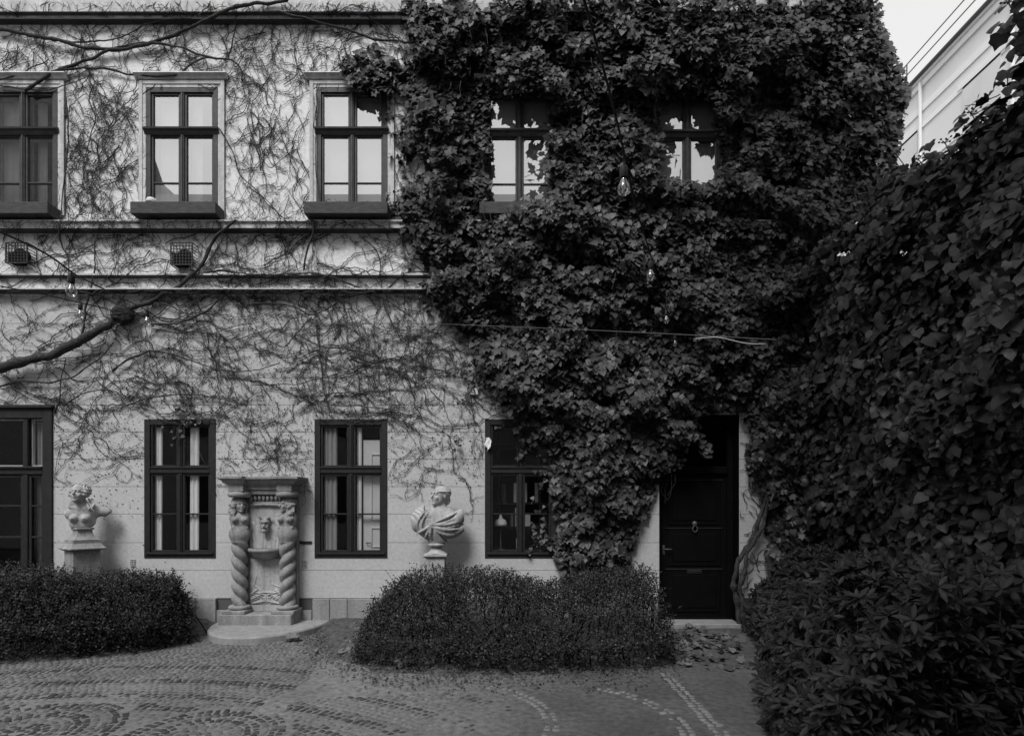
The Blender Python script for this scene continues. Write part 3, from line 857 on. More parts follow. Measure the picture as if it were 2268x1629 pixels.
prism([(q2 * .26, 1.035), (q2 * .29, 1.045), (q2 * .32, 1.06), (q2 * .325, 1.065), (q2 * .325, 1.09), (q2 * .30, 1.099)], rad(45), pe, 'cap', 'limestone_pale')
prism([(q2 * .25, .0), (q2 * .25, 1.034)], rad(45), pe, 'shaft', 'limestone_pale')

# ------------------------------------------------------------------ wall fountain
FXC = -3.58
ft = thing('wall_fountain', 'carved stone wall fountain with two twisted columns, masks and a half-round step', 'fountain', loc=(FXC, 0, 0))
def fb(name, m, parent=ft, smooth=False): return lambda mb: mb.build(name, m, parent, smooth)
# half-round step
m = MB(); n = 36; v = []; pr = [(1.0, -.03), (1.0, .07), (.985, .088), (.97, .092)]
for s_, z in pr:
    for i in range(n + 1):
        a = math.pi * i / n
        v.append((.11 + .80 * s_ * math.cos(a), -.04 - 1.16 * s_ * math.sin(a), z))
f = []
for j in range(3):
    for i in range(n): f.append((j * (n + 1) + i + 1, j * (n + 1) + i, (j + 1) * (n + 1) + i, (j + 1) * (n + 1) + i + 1))
f.append(tuple(3 * (n + 1) + i for i in range(n + 1)))
m.add(v, f); m.build('step', 'granite', ft)
MB().box(-.545, .48, -.42, -.03, .085, .233, .008).build('base_slab', 'limestone', ft)
MB().box(-.445, .445, -.10, -.005, .233, 2.02, .006).build('back_slab', 'limestone', ft)
# reliefs as carved height fields
def relief(name, x0, x1, z0, z1, y, fn, nxy=(90, 130)):
    X, Z = np.meshgrid(np.linspace(x0, x1, nxy[0]), np.linspace(z0, z1, nxy[1]))
    hgt = fn((X - x0) / (x1 - x0), (Z - z0) / (z1 - z0))
    ii = np.arange(nxy[0] * nxy[1]).reshape(nxy[1], nxy[0])
    obj_np(name, np.stack([X, y - hgt, Z], -1).reshape(-1, 3), np.stack([ii[:-1, :-1], ii[:-1, 1:], ii[1:, 1:], ii[1:, :-1]], -1).reshape(-1, 4), 'limestone_pale', ft, smooth=True)
def drip(u, v):
    h = .010 * np.abs(np.sin(u * 26 + 2.2 * vnoise(u * 6, v * 3, 61))) ** .6 * np.clip((.62 - v + .35 * vnoise(u * 9, u * 0, 62)) * 4, 0, 1)
    return .012 + h + .008 * vnoise(u * 10, v * 14, 63) * (v < .7)
def foliage(u, v):
    h = .008 * np.abs(np.sin(u * 20 + .8 * np.sin(v * 9))) ** .7 * np.clip((v - .25) * 5, 0, 1) * np.clip((.92 - v) * 6, 0, 1) * np.exp(-((u - .5) / .30) ** 4)
    g = np.zeros_like(u)
    for (cx, cz, a, L, w) in ((.2, .17, .7, .26, .10), (.5, .14, 1.57, .22, .13), (.8, .17, 2.4, .26, .10), (.3, .06, .3, .25, .07), (.7, .06, 2.8, .25, .07), (.12, .27, .9, .2, .07), (.88, .27, 2.2, .2, .07), (.5, .27, 0, .3, .06), (.35, .24, -.4, .2, .06), (.66, .24, .4, .2, .06)):
        du, dv = (u - cx), (v - cz) * 2.1
        p = du * math.cos(a) + dv * math.sin(a); q = -du * math.sin(a) + dv * math.cos(a)
        e = 1 - (p / L) ** 2 - (q / (w * (1 + .35 * np.sin(p * 60)))) ** 2
        g = np.maximum(g, np.clip(e, 0, 1) ** .5 * (.022 + .006 * np.cos(q * 90)))
    for (a0, b0, a1, b1) in ((.12, .42, .22, .66), (.66, .45, .95, .38), (.10, .44, .34, .30)):
        t = np.clip(((u - a0) * (a1 - a0) + (v - b0) * 4 * (b1 - b0)) / ((a1 - a0) ** 2 + 4 * (b1 - b0) ** 2), 0, 1)
        dd = np.hypot(u - a0 - t * (a1 - a0), (v - b0 - t * (b1 - b0)) * 2.1)
        g = np.maximum(g, .014 * np.clip(1 - dd / .022, 0, 1) ** .5)
    return .012 + np.maximum(h, g)
relief('upper_relief', -.235, .235, 1.15, 1.78, -.10, drip)
relief('lower_relief', -.235, .235, .33, 1.0, -.10, foliage, (110, 170))
MB().box(-.235, .235, -.125, -.101, .234, .325, .004).build('relief_base', 'limestone_pale', ft)
MB().box(-.26, .26, -.135, -.101, 1.80, 1.83, .006).box(-.26, .26, -.175, -.101, 1.93, 2.0, .008).build('moulding', 'limestone', ft)
m = MB()
m.tube([(-.235 + .47 * i / 40, -.135, 1.775 + .012 * math.sin(math.pi * i / 40)) for i in range(41)], .022, 8, (0, 0, 1)); m.build('arch_rib', 'limestone', ft, True)
for i in range(8):
    MB().lathe([(.0, 1.835), (.016, 1.845), (.026, 1.88), (.022, 1.91), (.006, 1.922)], -.21 + i * .06, -.13, 10, 0, .9).build('egg_ornament', 'limestone', ft, True)
# basin
m = MB()
pr = [(.02, .985), (.08, .99), (.15, 1.02), (.195, 1.065), (.21, 1.10), (.235, 1.105), (.245, 1.12), (.245, 1.145), (.235, 1.155), (.205, 1.152), (.19, 1.13), (.10, 1.06), (.01, 1.04)]
m.lathe(pr, 0, -.12, 36, 0, .95); m.build('basin', 'limestone', ft, True)
# mask spouting water
lo, hi, h_ = (-.14, -.14, -.16), (.14, .06, .17), .0048
P = grid(lo, hi, h_)
d = head(P, (0, 0, 0), .215, .2, 0, None, True)
d = smax(d, P[1] - .03, .005)
d = smin(d, ell(P, (0, .0, .085), (.075, .05, .03)) + .006 * np.sin(P[0] * 120), .01)
d = smin(d, cap(P, (0, -.08, -.075), (.0, -.10, -.115), .018, .012), .006)
V, Q = nets(d, lo, h_)
o = obj_np('face_mask', V, Q, 'limestone', ft, smooth=True); o.location = (.0, -.14, 1.505)
# columns
def twisted(cx, hand):
    m = MB(); nz, na = 120, 40; z0, z1 = .335, 1.30; v = []; f = []
    for j in range(nz + 1):
        z = z0 + (z1 - z0) * j / nz
        for i in range(na):
            a = 2 * math.pi * i / na
            lob = abs(math.cos(a - hand * 2 * math.pi * (z - z0) / .36 + .6)) ** .75
            r = .068 + .046 * lob
            if z > 1.26: r *= 1 - (z - 1.26) * 2.5
            v.append((cx + r * math.cos(a), -.20 + r * math.sin(a), z))
    for j in range(nz):
        for i in range(na):
            k = (i + 1) % na; f.append((j * na + i, j * na + k, (j + 1) * na + k, (j + 1) * na + i))
    m.add(v, f); col = m.build('twisted_column', 'limestone', ft, True)
    MB().box(cx - .165, cx + .155, -.385, -.04, .234, .282, .006).build('plinth', 'limestone', col)
    q = [(.12, .282)] + [(.120 + .032 * math.sin(t), .312 - .03 * math.cos(t)) for t in np.linspace(.3, 2.84, 9)] + [(.11, .342)]
    MB().lathe(q, cx, -.20, 28).build('base_ring', 'limestone', col, True)
    q = [(.10, 1.888)] + [(.118 + .042 * math.sin(t), 1.93 - .042 * math.cos(t)) for t in np.linspace(.2, 2.94, 9)] + [(.1, 1.972)]
    MB().lathe(q, cx, -.20, 28).build('cushion_capital', 'limestone', col, True)
    MB().box(cx - .105, cx + .105, -.33, -.09, 1.972, 2.062, .004).build('block', 'limestone', col)
for cx, hand in ((-.345, -1), (.345, 1)): twisted(cx, hand)
def caryatid(cx, yaw, hyaw, side):
    h_ = .0058
    lo, hi = (-.20, -.20, -.03), (.20, .19, .66)
    P = grid(lo, hi, h_)
    cyw, syw = math.cos(yaw), math.sin(yaw)
    B = (P[0] * cyw + P[1] * syw, -P[0] * syw + P[1] * cyw, P[2])
    d = ell(B, (0, .0, .295), (.13, .095, .12))
    d = smin(d, cap(B, (-.085, .01, .345), (.085, .01, .345), .042), .04)
    d = smin(d, ell(B, (0, .0, .20), (.105, .085, .09)), .04)
    for e in (-1, 1):
        d = smin(d, ell(B, (e * .062, -.085, .30), (.048, .042, .046)), .015)
        d = smin(d, ell(B, (e * .066, -.128, .30), (.01, .01, .01)), .006)
    hip = ell(B, (0, .0, .10), (.135, .115, .13))
    sag = B[2] + .35 * (B[0] ** 2 + B[1] ** 2) / .135 - .02 * side * B[0] / .1
    hip = hip - .010 * np.abs(np.sin((B[2] - 1.1 * B[0] * B[0] / .12 + .25 * side * B[0]) * 95)) ** .7
    d = smin(d, hip, .012)
    d = smin(d, cap(B, (-.09, -.06, .185), (.09, -.06, .185), .022), .02)
    d = smin(d, cap(P, (0, .0, .36), (0, -.01, .46), .048, .042), .03)
    d = smin(d, head(P, (0, -.01, .515), .225, hyaw, .05, 'wavy'), .008)
    hy = hyaw
    for e in (-1, 1):
        for k in range(4):
            pts = []
            for i in range(7):
                lx = e * (.085 + .010 * k + .014 * math.sin(i * 1.7 + k)); ly = -.02 + .022 * k - .004 * i
                pts.append((lx * math.cos(hy) - ly * math.sin(hy), lx * math.sin(hy) + ly * math.cos(hy) - .005, .52 - .034 * i))
            d = smin(d, chain(P, pts, .019, .012, .006), .006)
    d = smin(d, cap(P, (0, 0, -.02), (0, 0, .06), .105, .12), .03)
    V, Q = nets(d, lo, h_)
    o = obj_np('caryatid', V, Q, 'limestone', ft, smooth=True); o.location = (cx, -.20, 1.268)
    return o
tag(caryatid(-.345, .45, .78, 1), 'carved woman on the left column, face turned forward')
tag(caryatid(.345, -.05, -.80, -1), 'carved woman on the right column, face in profile to the left')
# entablature with the two projecting ends
m = MB().box(-.46, .46, -.20, -.005, 2.0, 2.075, .004); m.build('frieze', 'limestone', ft)
def cornice(x0, x1, out):
    pr = [(0, 2.063), (out - .10, 2.063), (out - .085, 2.085), (out - .06, 2.09), (out - .05, 2.12), (out - .01, 2.145), (out, 2.15), (out, 2.178), (out - .02, 2.184), (0, 2.186)]
    return pr
m = MB().profile_x(cornice(0, 0, .32), -.24, .24)
m.build('cornice', 'limestone', ft)
def flare_block(x0, x1, name):
    lev = [(2.063, .0), (2.085, .012), (2.09, .035), (2.12, .045), (2.145, .085), (2.15, .095), (2.178, .095), (2.186, .08)]
    v = []; 
    for z, o in lev:
        l = -o if x0 < 0 else -min(o, .02); r = min(o, .02) if x0 < 0 else o
        v += [(x0 + l, -.33 - o, z), (x1 + r, -.33 - o, z), (x1 + r, -.005, z), (x0 + l, -.005, z)]
    f = []
    for j in range(len(lev) - 1):
        for i in range(4): f.append((4 * j + i, 4 * j + (i + 1) % 4, 4 * j + 4 + (i + 1) % 4, 4 * j + 4 + i))
    f += [(3, 2, 1, 0), tuple(4 * (len(lev) - 1) + i for i in range(4))]
    MB().add(v, f).build(name, 'limestone', ft)
flare_block(-.475, -.235, 'cornice_end'); flare_block(.235, .475, 'cornice_end')

# ------------------------------------------------------------------ leaves
def fan(outline, mid, zc=0.0, droop=.12, fold=.10):
    """leaf of unit length: outline right half from base to tip, mirrored; centre vertex on the midrib"""
    right = outline[:-1]; tip = outline[-1]
    pts = [(0.0, 0.0)] + right + [tip] + [(-x, y) for x, y in right[::-1]]
    v = [(x, y, fold * abs(x) - droop * (x * x + (y - mid) ** 2) * 1.4) for x, y in pts] + [(0, mid, zc)]
    n = len(pts); c = n
    f = [(c, (i + 1) % n, i) for i in range(n)]
    return np.array(v, float), np.array(f)
LEAF_MAPLE = fan([(.20, -.14), (.50, .02), (.36, .26), (.56, .58), (.24, .60), (0, 1.0)], .34)
LEAF_IVY = fan([(.24, -.12), (.52, .10), (.42, .36), (.30, .62), (0, 1.0)], .30)
LEAF_ROUND = fan([(.26, -.12), (.50, .04), (.56, .32), (.40, .60), (.22, .84), (0, 1.04)], .36, droop=.26, fold=.08)
LEAF_CURL = fan([(.22, -.10), (.44, .06), (.50, .30), (.33, .50), (.26, .76), (0, 1.05)], .36, droop=.62, fold=-.12)
LEAF_CURL2 = fan([(.30, -.14), (.54, .02), (.46, .30), (.48, .52), (.18, .72), (0, .96)], .34, droop=.18, fold=.18)
LEAF_LANCE = (np.array([(0, 0, 0), (.13, .25, .035), (.17, .55, .035), (.10, .82, .0), (0, 1, -.07), (-.10, .82, .0), (-.17, .55, .035), (-.13, .25, .035), (0, .28, -.01), (0, .6, -.012)], float),
              np.array([(0, 1, 8), (1, 2, 9), (1, 9, 8), (2, 3, 9), (3, 4, 9), (4, 5, 9), (5, 6, 9), (6, 7, 8), (6, 8, 9), (7, 0, 8)]))
LEAF_TINY = (np.array([(0, 0, 0), (.30, .45, .04), (0, 1, 0), (-.30, .45, .04)], float), np.array([(0, 1, 2), (0, 2, 3)]))

def rib(lv): return np.where((np.abs(lv[:, 0]) < 1e-6) & (lv[:, 1] > .05) & (lv[:, 1] < .9), 1.35, .92)     # paler midrib
def unit(a): return a / (np.linalg.norm(a, axis=-1, keepdims=True) + 1e-9)
def frames(N, Tp):
    N = unit(N); Tp = unit(Tp - (Tp * N).sum(-1, keepdims=True) * N)
    return np.cross(Tp, N), Tp, N
def scatter(kind, P, N, Tp, S, tone, name, m, parent):
    lv, lf = kind
    sx, tp, nn = frames(N, Tp)
    V = P[:, None] + S[:, None, None] * (lv[None, :, 0:1] * sx[:, None] + lv[None, :, 1:2] * tp[:, None] + lv[None, :, 2:3] * nn[:, None])
    k = len(lv)
    Fc = (lf[None] + k * np.arange(len(P))[:, None, None]).reshape(-1, 3)
    return tag(obj_np(name, V.reshape(-1, 3), Fc, m, parent, (tone[:, None] * rib(lv)[None]).ravel(), smooth=m in ('ivy_leaf_near', 'shrub_leaf')), kind='stuff')
def leaf_objects(kinds, P, N, Tp, S, tone, m, parent, name='leaf'):
    """single leaves as parts; mesh data is shared between leaves of one shape and tone"""
    lib = {}
    sx, tp, nn = frames(N, Tp)
    for i in range(len(P)):
        kk = i % len(kinds); tn = round(float(tone[i]) * 4) / 4
        if (kk, tn) not in lib: lib[kk, tn] = mesh_np(name, kinds[kk][0], kinds[kk][1], m, tn * rib(kinds[kk][0]), smooth=m in ('ivy_leaf_near', 'shrub_leaf'))
        s = float(S[i])
        M = Matrix(((sx[i, 0] * s, tp[i, 0] * s, nn[i, 0] * s, P[i, 0]), (sx[i, 1] * s, tp[i, 1] * s, nn[i, 1] * s, P[i, 1]), (sx[i, 2] * s, tp[i, 2] * s, nn[i, 2] * s, P[i, 2]), (0, 0, 0, 1)))
        link(name, lib[kk, tn], parent, M)
def Wn(px, py, d):
    k = (T - d) / F
    return np.stack([(px - VX) * k, -d, H - (py - VY) * k], -1)

# ------------------------------------------------------------------ ivy on the right of the facade
IVY = [(868, -40), (885, 20), (905, 70), (915, 110), (890, 140), (868, 165), (868, 190), (905, 215), (880, 255), (905, 285), (885, 325), (925, 345), (950, 375), (935, 395), (905, 405), (888, 440), (880, 470), (895, 520), (930, 560), (945, 600), (938, 630), (965, 665), (1000, 715), (1035, 745), (1058, 790), (1070, 840), (1105, 895), (1135, 930), (1150, 968), (1205, 985), (1215, 1040), (1222, 1100), (1235, 1150), (1236, 1200), (1228, 1228), (1245, 1272), (1390, 1268), (1400, 1205), (1415, 1160), (1440, 1110), (1452, 1075), (1465, 1045), (1490, 1035), (1500, 1000), (1530, 968), (1565, 1012), (1580, 1000), (1560, 960), (1545, 935), (1560, 912), (1640, 905), (1662, 960), (1648, 1010), (1676, 1085), (1694, 1130), (1700, 1300), (1850, 1300), (1850, 520), (1872, 500), (1930, 440), (1980, 400), (1988, 330), (2000, 260), (2015, 195), (1988, 130), (1958, 60), (1945, 0), (1945, -40)]
TUFT = [(735, 152), (760, 122), (830, 96), (880, 130), (875, 205), (800, 202), (760, 168)]
HOLES = [(1086, 207, 1215, 445), (1462, 222, 1592, 398)]
def ivy_mask(x, y, slack=0):
    k = inpoly(x, y, IVY) | inpoly(x, y, TUFT)
    for (a, b, c, d) in HOLES: k &= ~((x > a - slack) & (x < c + slack) & (y > b - slack) & (y < d + slack))
    return k
gxx, gyy = np.meshgrid(np.arange(730, 2030, 24.0), np.arange(-40, 1280, 24.0))
cxp = (gxx + rng.uniform(-11, 11, gxx.shape)).ravel(); cyp = (gyy + rng.uniform(-11, 11, gxx.shape)).ravel()
k = ivy_mask(cxp, cyp, 3); cxp, cyp = cxp[k], cyp[k]
big = vnoise(cxp / 95, cyp / 80, 71); med = vnoise(cxp / 42, cyp / 34, 72)
rag = inpoly(cxp + 22, cyp, IVY) & inpoly(cxp - 22, cyp, IVY) & inpoly(cxp, cyp + 22, IVY) & inpoly(cxp, cyp - 22, IVY)
depth = .06 + .72 * np.clip(big * .65 + med * .65 - .34, 0, 1) * np.where(rag, 1, .35)
keepc = .6 * med + .5 * big + .35 * rng.random(len(cxp)) > .42
cxp, cyp, depth, rag = cxp[keepc], cyp[keepc], depth[keepc], rag[keepc]
nl = 30
px = np.repeat(cxp, nl) + rng.normal(0, 12.5, len(cxp) * nl)
py = np.repeat(cyp, nl) + rng.normal(0, 11.0, len(cxp) * nl)
dp = np.repeat(depth, nl) - .0006 * ((px - np.repeat(cxp, nl)) ** 2 + (py - np.repeat(cyp, nl)) ** 2) / 2 * .6 + rng.uniform(-.05, .05, len(px))
dp = np.maximum(dp, .015 + .03 * rng.random(len(px)))
k = ivy_mask(px, py, -7) | (rng.random(len(px)) < .05) & ivy_mask(px, py, -16)
k &= ~((py > 1040) & (px > 1462) & (px < 1640)); px, py, dp = px[k], py[k], dp[k]
# close inner layer
qx = rng.uniform(730, 2020, 36000); qy = rng.uniform(-40, 1280, 36000)
k = ivy_mask(qx, qy, 2) & inpoly(qx + 14, qy, IVY) & inpoly(qx - 14, qy, IVY) & ((qx < 1850) | (rng.random(36000) < .75)); qx, qy = qx[k], qy[k]
ox = rng.uniform(1835, 2015, 9000); oy = rng.uniform(-40, 520, 9000); k = inpoly(ox, oy, IVY) & (inpoly(ox + 10, oy, IVY) | (rng.random(9000) < .6)); ox, oy = ox[k], oy[k]
ix = np.r_[px, qx, ox]; iy = np.r_[py, qy, oy]; idp = np.r_[dp, rng.uniform(.012, .07, len(qx)) + np.where((qy > 482) & (qy < 522), .17, 0) + np.where((qy > 600) & (qy < 660), .11, 0), rng.uniform(-.1, .3, len(ox))]
over = ix > 1842                                               # beyond the corner of the house the ivy hangs free
idp = np.where(over, idp - rng.uniform(0, .55, len(ix)) * np.clip((ix - 1842) / 60, 0, 1), idp)
# thin the hanging fringe so that sky shows through it
frn = over & (rng.random(len(ix)) < .12 * np.clip((ix - 1850) / 90, 0, 1)); ix, iy, idp = ix[~frn], iy[~frn], idp[~frn]
IP = Wn(ix, iy, idp)
n = len(IP)
IN = np.stack([rng.normal(0, .42, n), -1 + 0 * ix, .35 + rng.normal(.2, .38, n)], -1)
IT = np.stack([rng.normal(0, .45, n), -.25 + rng.normal(0, .2, n), -1 + rng.normal(0, .25, n)], -1)
IS = rng.uniform(.052, .118, n) * (1 + .25 * (vnoise(ix / 60, iy / 60, 75) - .5)) * np.where(ix > 1500, .95, 1)
ITN = np.clip(rng.normal(1.0, .22, n), .45, 1.9) * (.8 + .45 * vnoise(ix / 70, iy / 70, 76))
ITN = np.where(rng.random(n) < .012, 2.4, ITN)
def ivy_trails():
    r = np.random.default_rng(15); pp, nn, tt, ss = [], [], [], []; m = MB()
    starts = [(IVY[i], IVY[i + 1]) for i in range(0, 44)]
    for k in range(85):
        (ax_, ay_), (bx_, by_) = starts[r.integers(0, len(starts))]; q = r.random()
        x, y = ax_ + (bx_ - ax_) * q + 6, ay_ + (by_ - ay_) * q
        a = r.normal(2.3, .7); pts = []
        for i in range(r.integers(6, 16)):
            pts.append((x, y)); a += r.normal(0, .25); x += 6 * math.cos(a); y += 6 * math.sin(a)
            if r.random() < .75:
                pp.append((x + r.normal(0, 3), y + r.normal(0, 3), .03 + .05 * r.random())); ss.append(r.uniform(.035, .085))
        m.tube([W(u, v, .03) for u, v in pts], .0035, 4)
    pp = np.array(pp); n_ = len(pp); pk = ~((pp[:, 1] > 1040) & (pp[:, 0] > 1462) & (pp[:, 0] < 1640))
    P2 = Wn(pp[:, 0], pp[:, 1], pp[:, 2])
    scatter(LEAF_IVY, P2[pk], (np.tile([0., -1, .4], (n_, 1)) + r.normal(0, .4, (n_, 3)))[pk], (np.tile([0., -.2, -1], (n_, 1)) + r.normal(0, .5, (n_, 3)))[pk], np.array(ss)[pk], np.clip(r.normal(1, .25, n_), .5, 1.6)[pk], 'trailing_leaves', 'ivy_leaf', ivy)
    tag(m.build('trailing_shoots', 'bark', ivy), kind='stuff')
ivy = thing('facade_ivy', 'dense dark ivy covering the right half of the facade and its upper corner', 'ivy')
order = np.argsort(-(idp + .12 * rng.random(n)) - .3 * (IS > .12) + 10 * ((iy < 0) | (ix > 1900) | (iy > 1240)))
selx = order[:300]; rest = np.ones(n, bool); rest[selx] = False
leaf_objects([LEAF_MAPLE, LEAF_IVY], IP[selx], IN[selx], IT[selx], IS[selx] * 1.12, ITN[selx] * 1.05, 'ivy_leaf', ivy)
half = rng.random(n) < .55
for sel_, kd in ((rest & half, LEAF_MAPLE), (rest & ~half, LEAF_IVY)):
    scatter(kd, IP[sel_], IN[sel_], IT[sel_], IS[sel_], ITN[sel_], 'foliage', 'ivy_leaf', ivy)
ivy_trails()
def wob(pts, n=24, amp=.012, seed=0):
    """smooth polyline through points with small irregularities"""
    p = np.asarray(pts, float); t = np.r_[0, np.cumsum(np.linalg.norm(np.diff(p, axis=0), axis=1))]
    s = np.linspace(0, t[-1], n)
    q = np.stack([np.interp(s, t, p[:, i]) for i in range(p.shape[1])], -1)
    for _ in range(2): q[1:-1] = .25 * q[:-2] + .5 * q[1:-1] + .25 * q[2:]
    r = np.random.default_rng(seed + 900)
    nse = r.normal(0, amp, q.shape); nse[1:-1] = (nse[:-2] + nse[1:-1] + nse[2:]) / 3
    nse[0] = 0
    return q + nse
TRUNKS = [([(1640, 1395, .12), (1632, 1330, .12), (1622, 1290, .14), (1640, 1235, .16), (1672, 1180, .14), (1692, 1120, .12), (1700, 1050, .1), (1690, 960, .1)], .045, .026),
          ([(1648, 1395, .16), (1640, 1300, .2), (1655, 1225, .2), (1690, 1165, .16), (1705, 1090, .1), (1712, 1000, .1)], .036, .022)]
for k, (pts, r0, r1) in enumerate(TRUNKS):
    q = wob([W(*p) for p in pts], 60, .012, k)
    MB().tube(q, np.linspace(r0, r1, len(q)) * (1 + .22 * np.random.default_rng(k + 5).normal(0, 1, len(q)).clip(-1.5, 1.5)), 9).build('trunk', 'bark', ivy, True)
stems = MB()
for k in range(60):                                             # hanging stems and dead twigs showing on the foliage
    x, y = random.uniform(950, 1940), random.uniform(0, 900)
    if not ivy_mask(np.array([x]), np.array([y]), 10)[0]: continue
    L = random.uniform(40, 150); pts = [(x + 6 * math.sin(i * .9 + k) + random.uniform(-5, 5), y + L * i / 7, .30 + .1 * math.sin(i)) for i in range(8)]
    stems.tube([W(*p) for p in pts], np.linspace(.005, .002, 8), 4)
for k in range(46):
    x, y = random.uniform(1642, 1705), random.uniform(985, 1330); a = random.uniform(-3.1, 3.1); pts = []
    for i in range(random.randint(5, 12)):
        pts.append((x, y, .015 + .01 * random.random())); a += random.gauss(0, .3); x = max(1640, x + 6 * math.cos(a)); y += 6 * math.sin(a)
    stems.tube([W(*q) for q in pts], np.linspace(.007, .003, len(pts)), 4)
o = stems.build('hanging_stems', 'bark', ivy); tag(o, kind='stuff')

# ------------------------------------------------------------------ ivy on the boundary wall along the right side
sw = thing('boundary_wall', 'high garden wall at the right edge, hidden under large-leaved ivy', 'wall')
MB().box(4.815, 5.15, -16.4, .6, -.02, 4.6, .02).build('masonry', 'dark_stone', sw)
MB().box(4.81, 5.2, -16.4, .62, 4.6, 4.68, .02).build('coping', 'granite', sw)
def stop(t): return 5.25 + .45 * np.clip((7.0 - t) / 1.6, 0, 1) + .8 * (vnoise(t * 1.9, t * 0, 81) - .4)
side = thing('boundary_ivy', 'large-leaved dark ivy with seed heads hanging along the right edge', 'ivy')
ut, uz = np.meshgrid(np.arange(4.4, 8.75, .15), np.arange(.2, 6.15, .15))
ut = (ut + rng.uniform(-.08, .08, ut.shape)).ravel(); uz = (uz + rng.uniform(-.08, .08, uz.shape)).ravel()
top = stop(ut)
k = uz < top; ut, uz, top = ut[k], uz[k], top[k]
big = vnoise(ut * 1.1, uz * 1.0, 82); med = vnoise(ut * 2.6, uz * 2.4, 83)
bul = .10 + .80 * np.clip(big * .65 + med * .6 - .3, 0, 1) + .45 * np.exp(-((uz - 3.6) / 1.3) ** 2) * vnoise(ut * .9, uz * .5, 84)
k = .7 * med + .4 * big + .35 * rng.random(len(ut)) > .46; ut, uz, bul, top = ut[k], uz[k], bul[k], top[k]
nl = 22
st_ = np.repeat(ut, nl) + rng.normal(0, .10, len(ut) * nl); szz = np.repeat(uz, nl) + rng.normal(0, .09, len(ut) * nl)
sb = np.repeat(bul, nl) + rng.uniform(-.12, .08, len(st_))
SP = np.stack([4.80 - np.maximum(sb, .03), st_ - T, szz], -1)
it_ = rng.uniform(4.4, 8.6, 5200); iz_ = rng.uniform(.2, 5.2, 5200)
SP = np.r_[SP, np.stack([4.78 - rng.uniform(.01, .08, 5200), it_ - T, iz_], -1)]
# crown of the ivy above the coping
kt = rng.random(2600); t2 = rng.uniform(4.4, 8.7, 2600)
tp2 = stop(t2)
CP = np.stack([rng.uniform(4.3, 5.35, 2600), t2 - T, np.minimum(4.6 + (tp2 - 4.55) * np.sqrt(rng.random(2600)), 6.4) + rng.normal(0, .05, 2600)], -1)
n0 = len(SP); SP = np.r_[SP, CP]; n = len(SP)
SN = np.stack([-1 + rng.normal(0, .45, n), -.5 + rng.normal(0, .5, n), .5 + rng.normal(0, .5, n)], -1)
SN[n0:] += np.stack([rng.normal(.3, .5, n - n0), rng.normal(0, .4, n - n0), rng.normal(.4, .4, n - n0)], -1)
ST = np.stack([-.4 + rng.normal(0, .4, n), -.2 + rng.normal(0, .5, n), -1 + rng.normal(0, .4, n)], -1)
SS = .05 + .10 * rng.random(n) ** 1.5
STN = np.clip(rng.normal(1, .22, n), .4, 1.8) * (.75 + .5 * vnoise(40 + SP[:, 1] * 2, SP[:, 2] * 2, 85))
spx = VX + SP[:, 0] * F / (SP[:, 1] + T)
score = np.where((spx < 2268) & (SP[:, 2] > 1.3), 1, 0) * (SS / (SP[:, 1] + T)) * (1 + (4.85 - SP[:, 0]))
order = np.argsort(-score); selx = order[:300]; rest = np.ones(n, bool); rest[selx] = False
leaf_objects([LEAF_ROUND, LEAF_CURL, LEAF_IVY, LEAF_CURL2], SP[selx], SN[selx], ST[selx], SS[selx], STN[selx], 'ivy_leaf_near', side)
qd = rng.integers(0, 4, n)
for sel_, kd in ((rest & (qd == 0), LEAF_ROUND), (rest & (qd == 1), LEAF_IVY), (rest & (qd == 2), LEAF_CURL), (rest & (qd == 3), LEAF_CURL2)):
    scatter(kd, SP[sel_], SN[sel_], ST[sel_], SS[sel_], STN[sel_], 'foliage', 'ivy_leaf_near', side)
for k in range(12):                                            # seed heads on the crown
    t = 4.95 + k * .3 + random.uniform(-.1, .1); zt = float(stop(np.array([t]))[0])
    b0 = np.array([4.45 + random.uniform(-.15, .2), t - T, zt - .05]); m = MB()
    tip = b0 + [random.uniform(-.12, .02), random.uniform(-.08, .08), random.uniform(.16, .30)]
    m.tube([b0, (b0 + tip) / 2 + [.015, 0, 0], tip], .005, 5, (0, 1, .1))
    for i in range(9):
        a = i * 2.4; e = tip + .05 * np.array([math.cos(a) * (i % 3 + 1) / 2, math.sin(a) * (i % 3 + 1) / 2, .6 - .12 * (i % 4)])
        m.tube([tip, e], .0025, 3, (0, 1, .1)); m.lathe([(.002, e[2] - .011), (.012, e[2]), (.002, e[2] + .011)], e[0], e[1], 6)
    tag(m.build('berry_cluster', 'ivy_leaf_near', side), None)
m = MB()
for k in range(14):
    t = 4.6 + .28 * k; pts = [(4.86 - .05 * random.random(), t - T + .12 * math.sin(i * .8 + k), .1 + i * .55) for i in range(10)]
    m.tube(pts, np.linspace(.03, .008, 10), 5)
tag(m.build('climbing_stems', 'bark', side), kind='stuff')

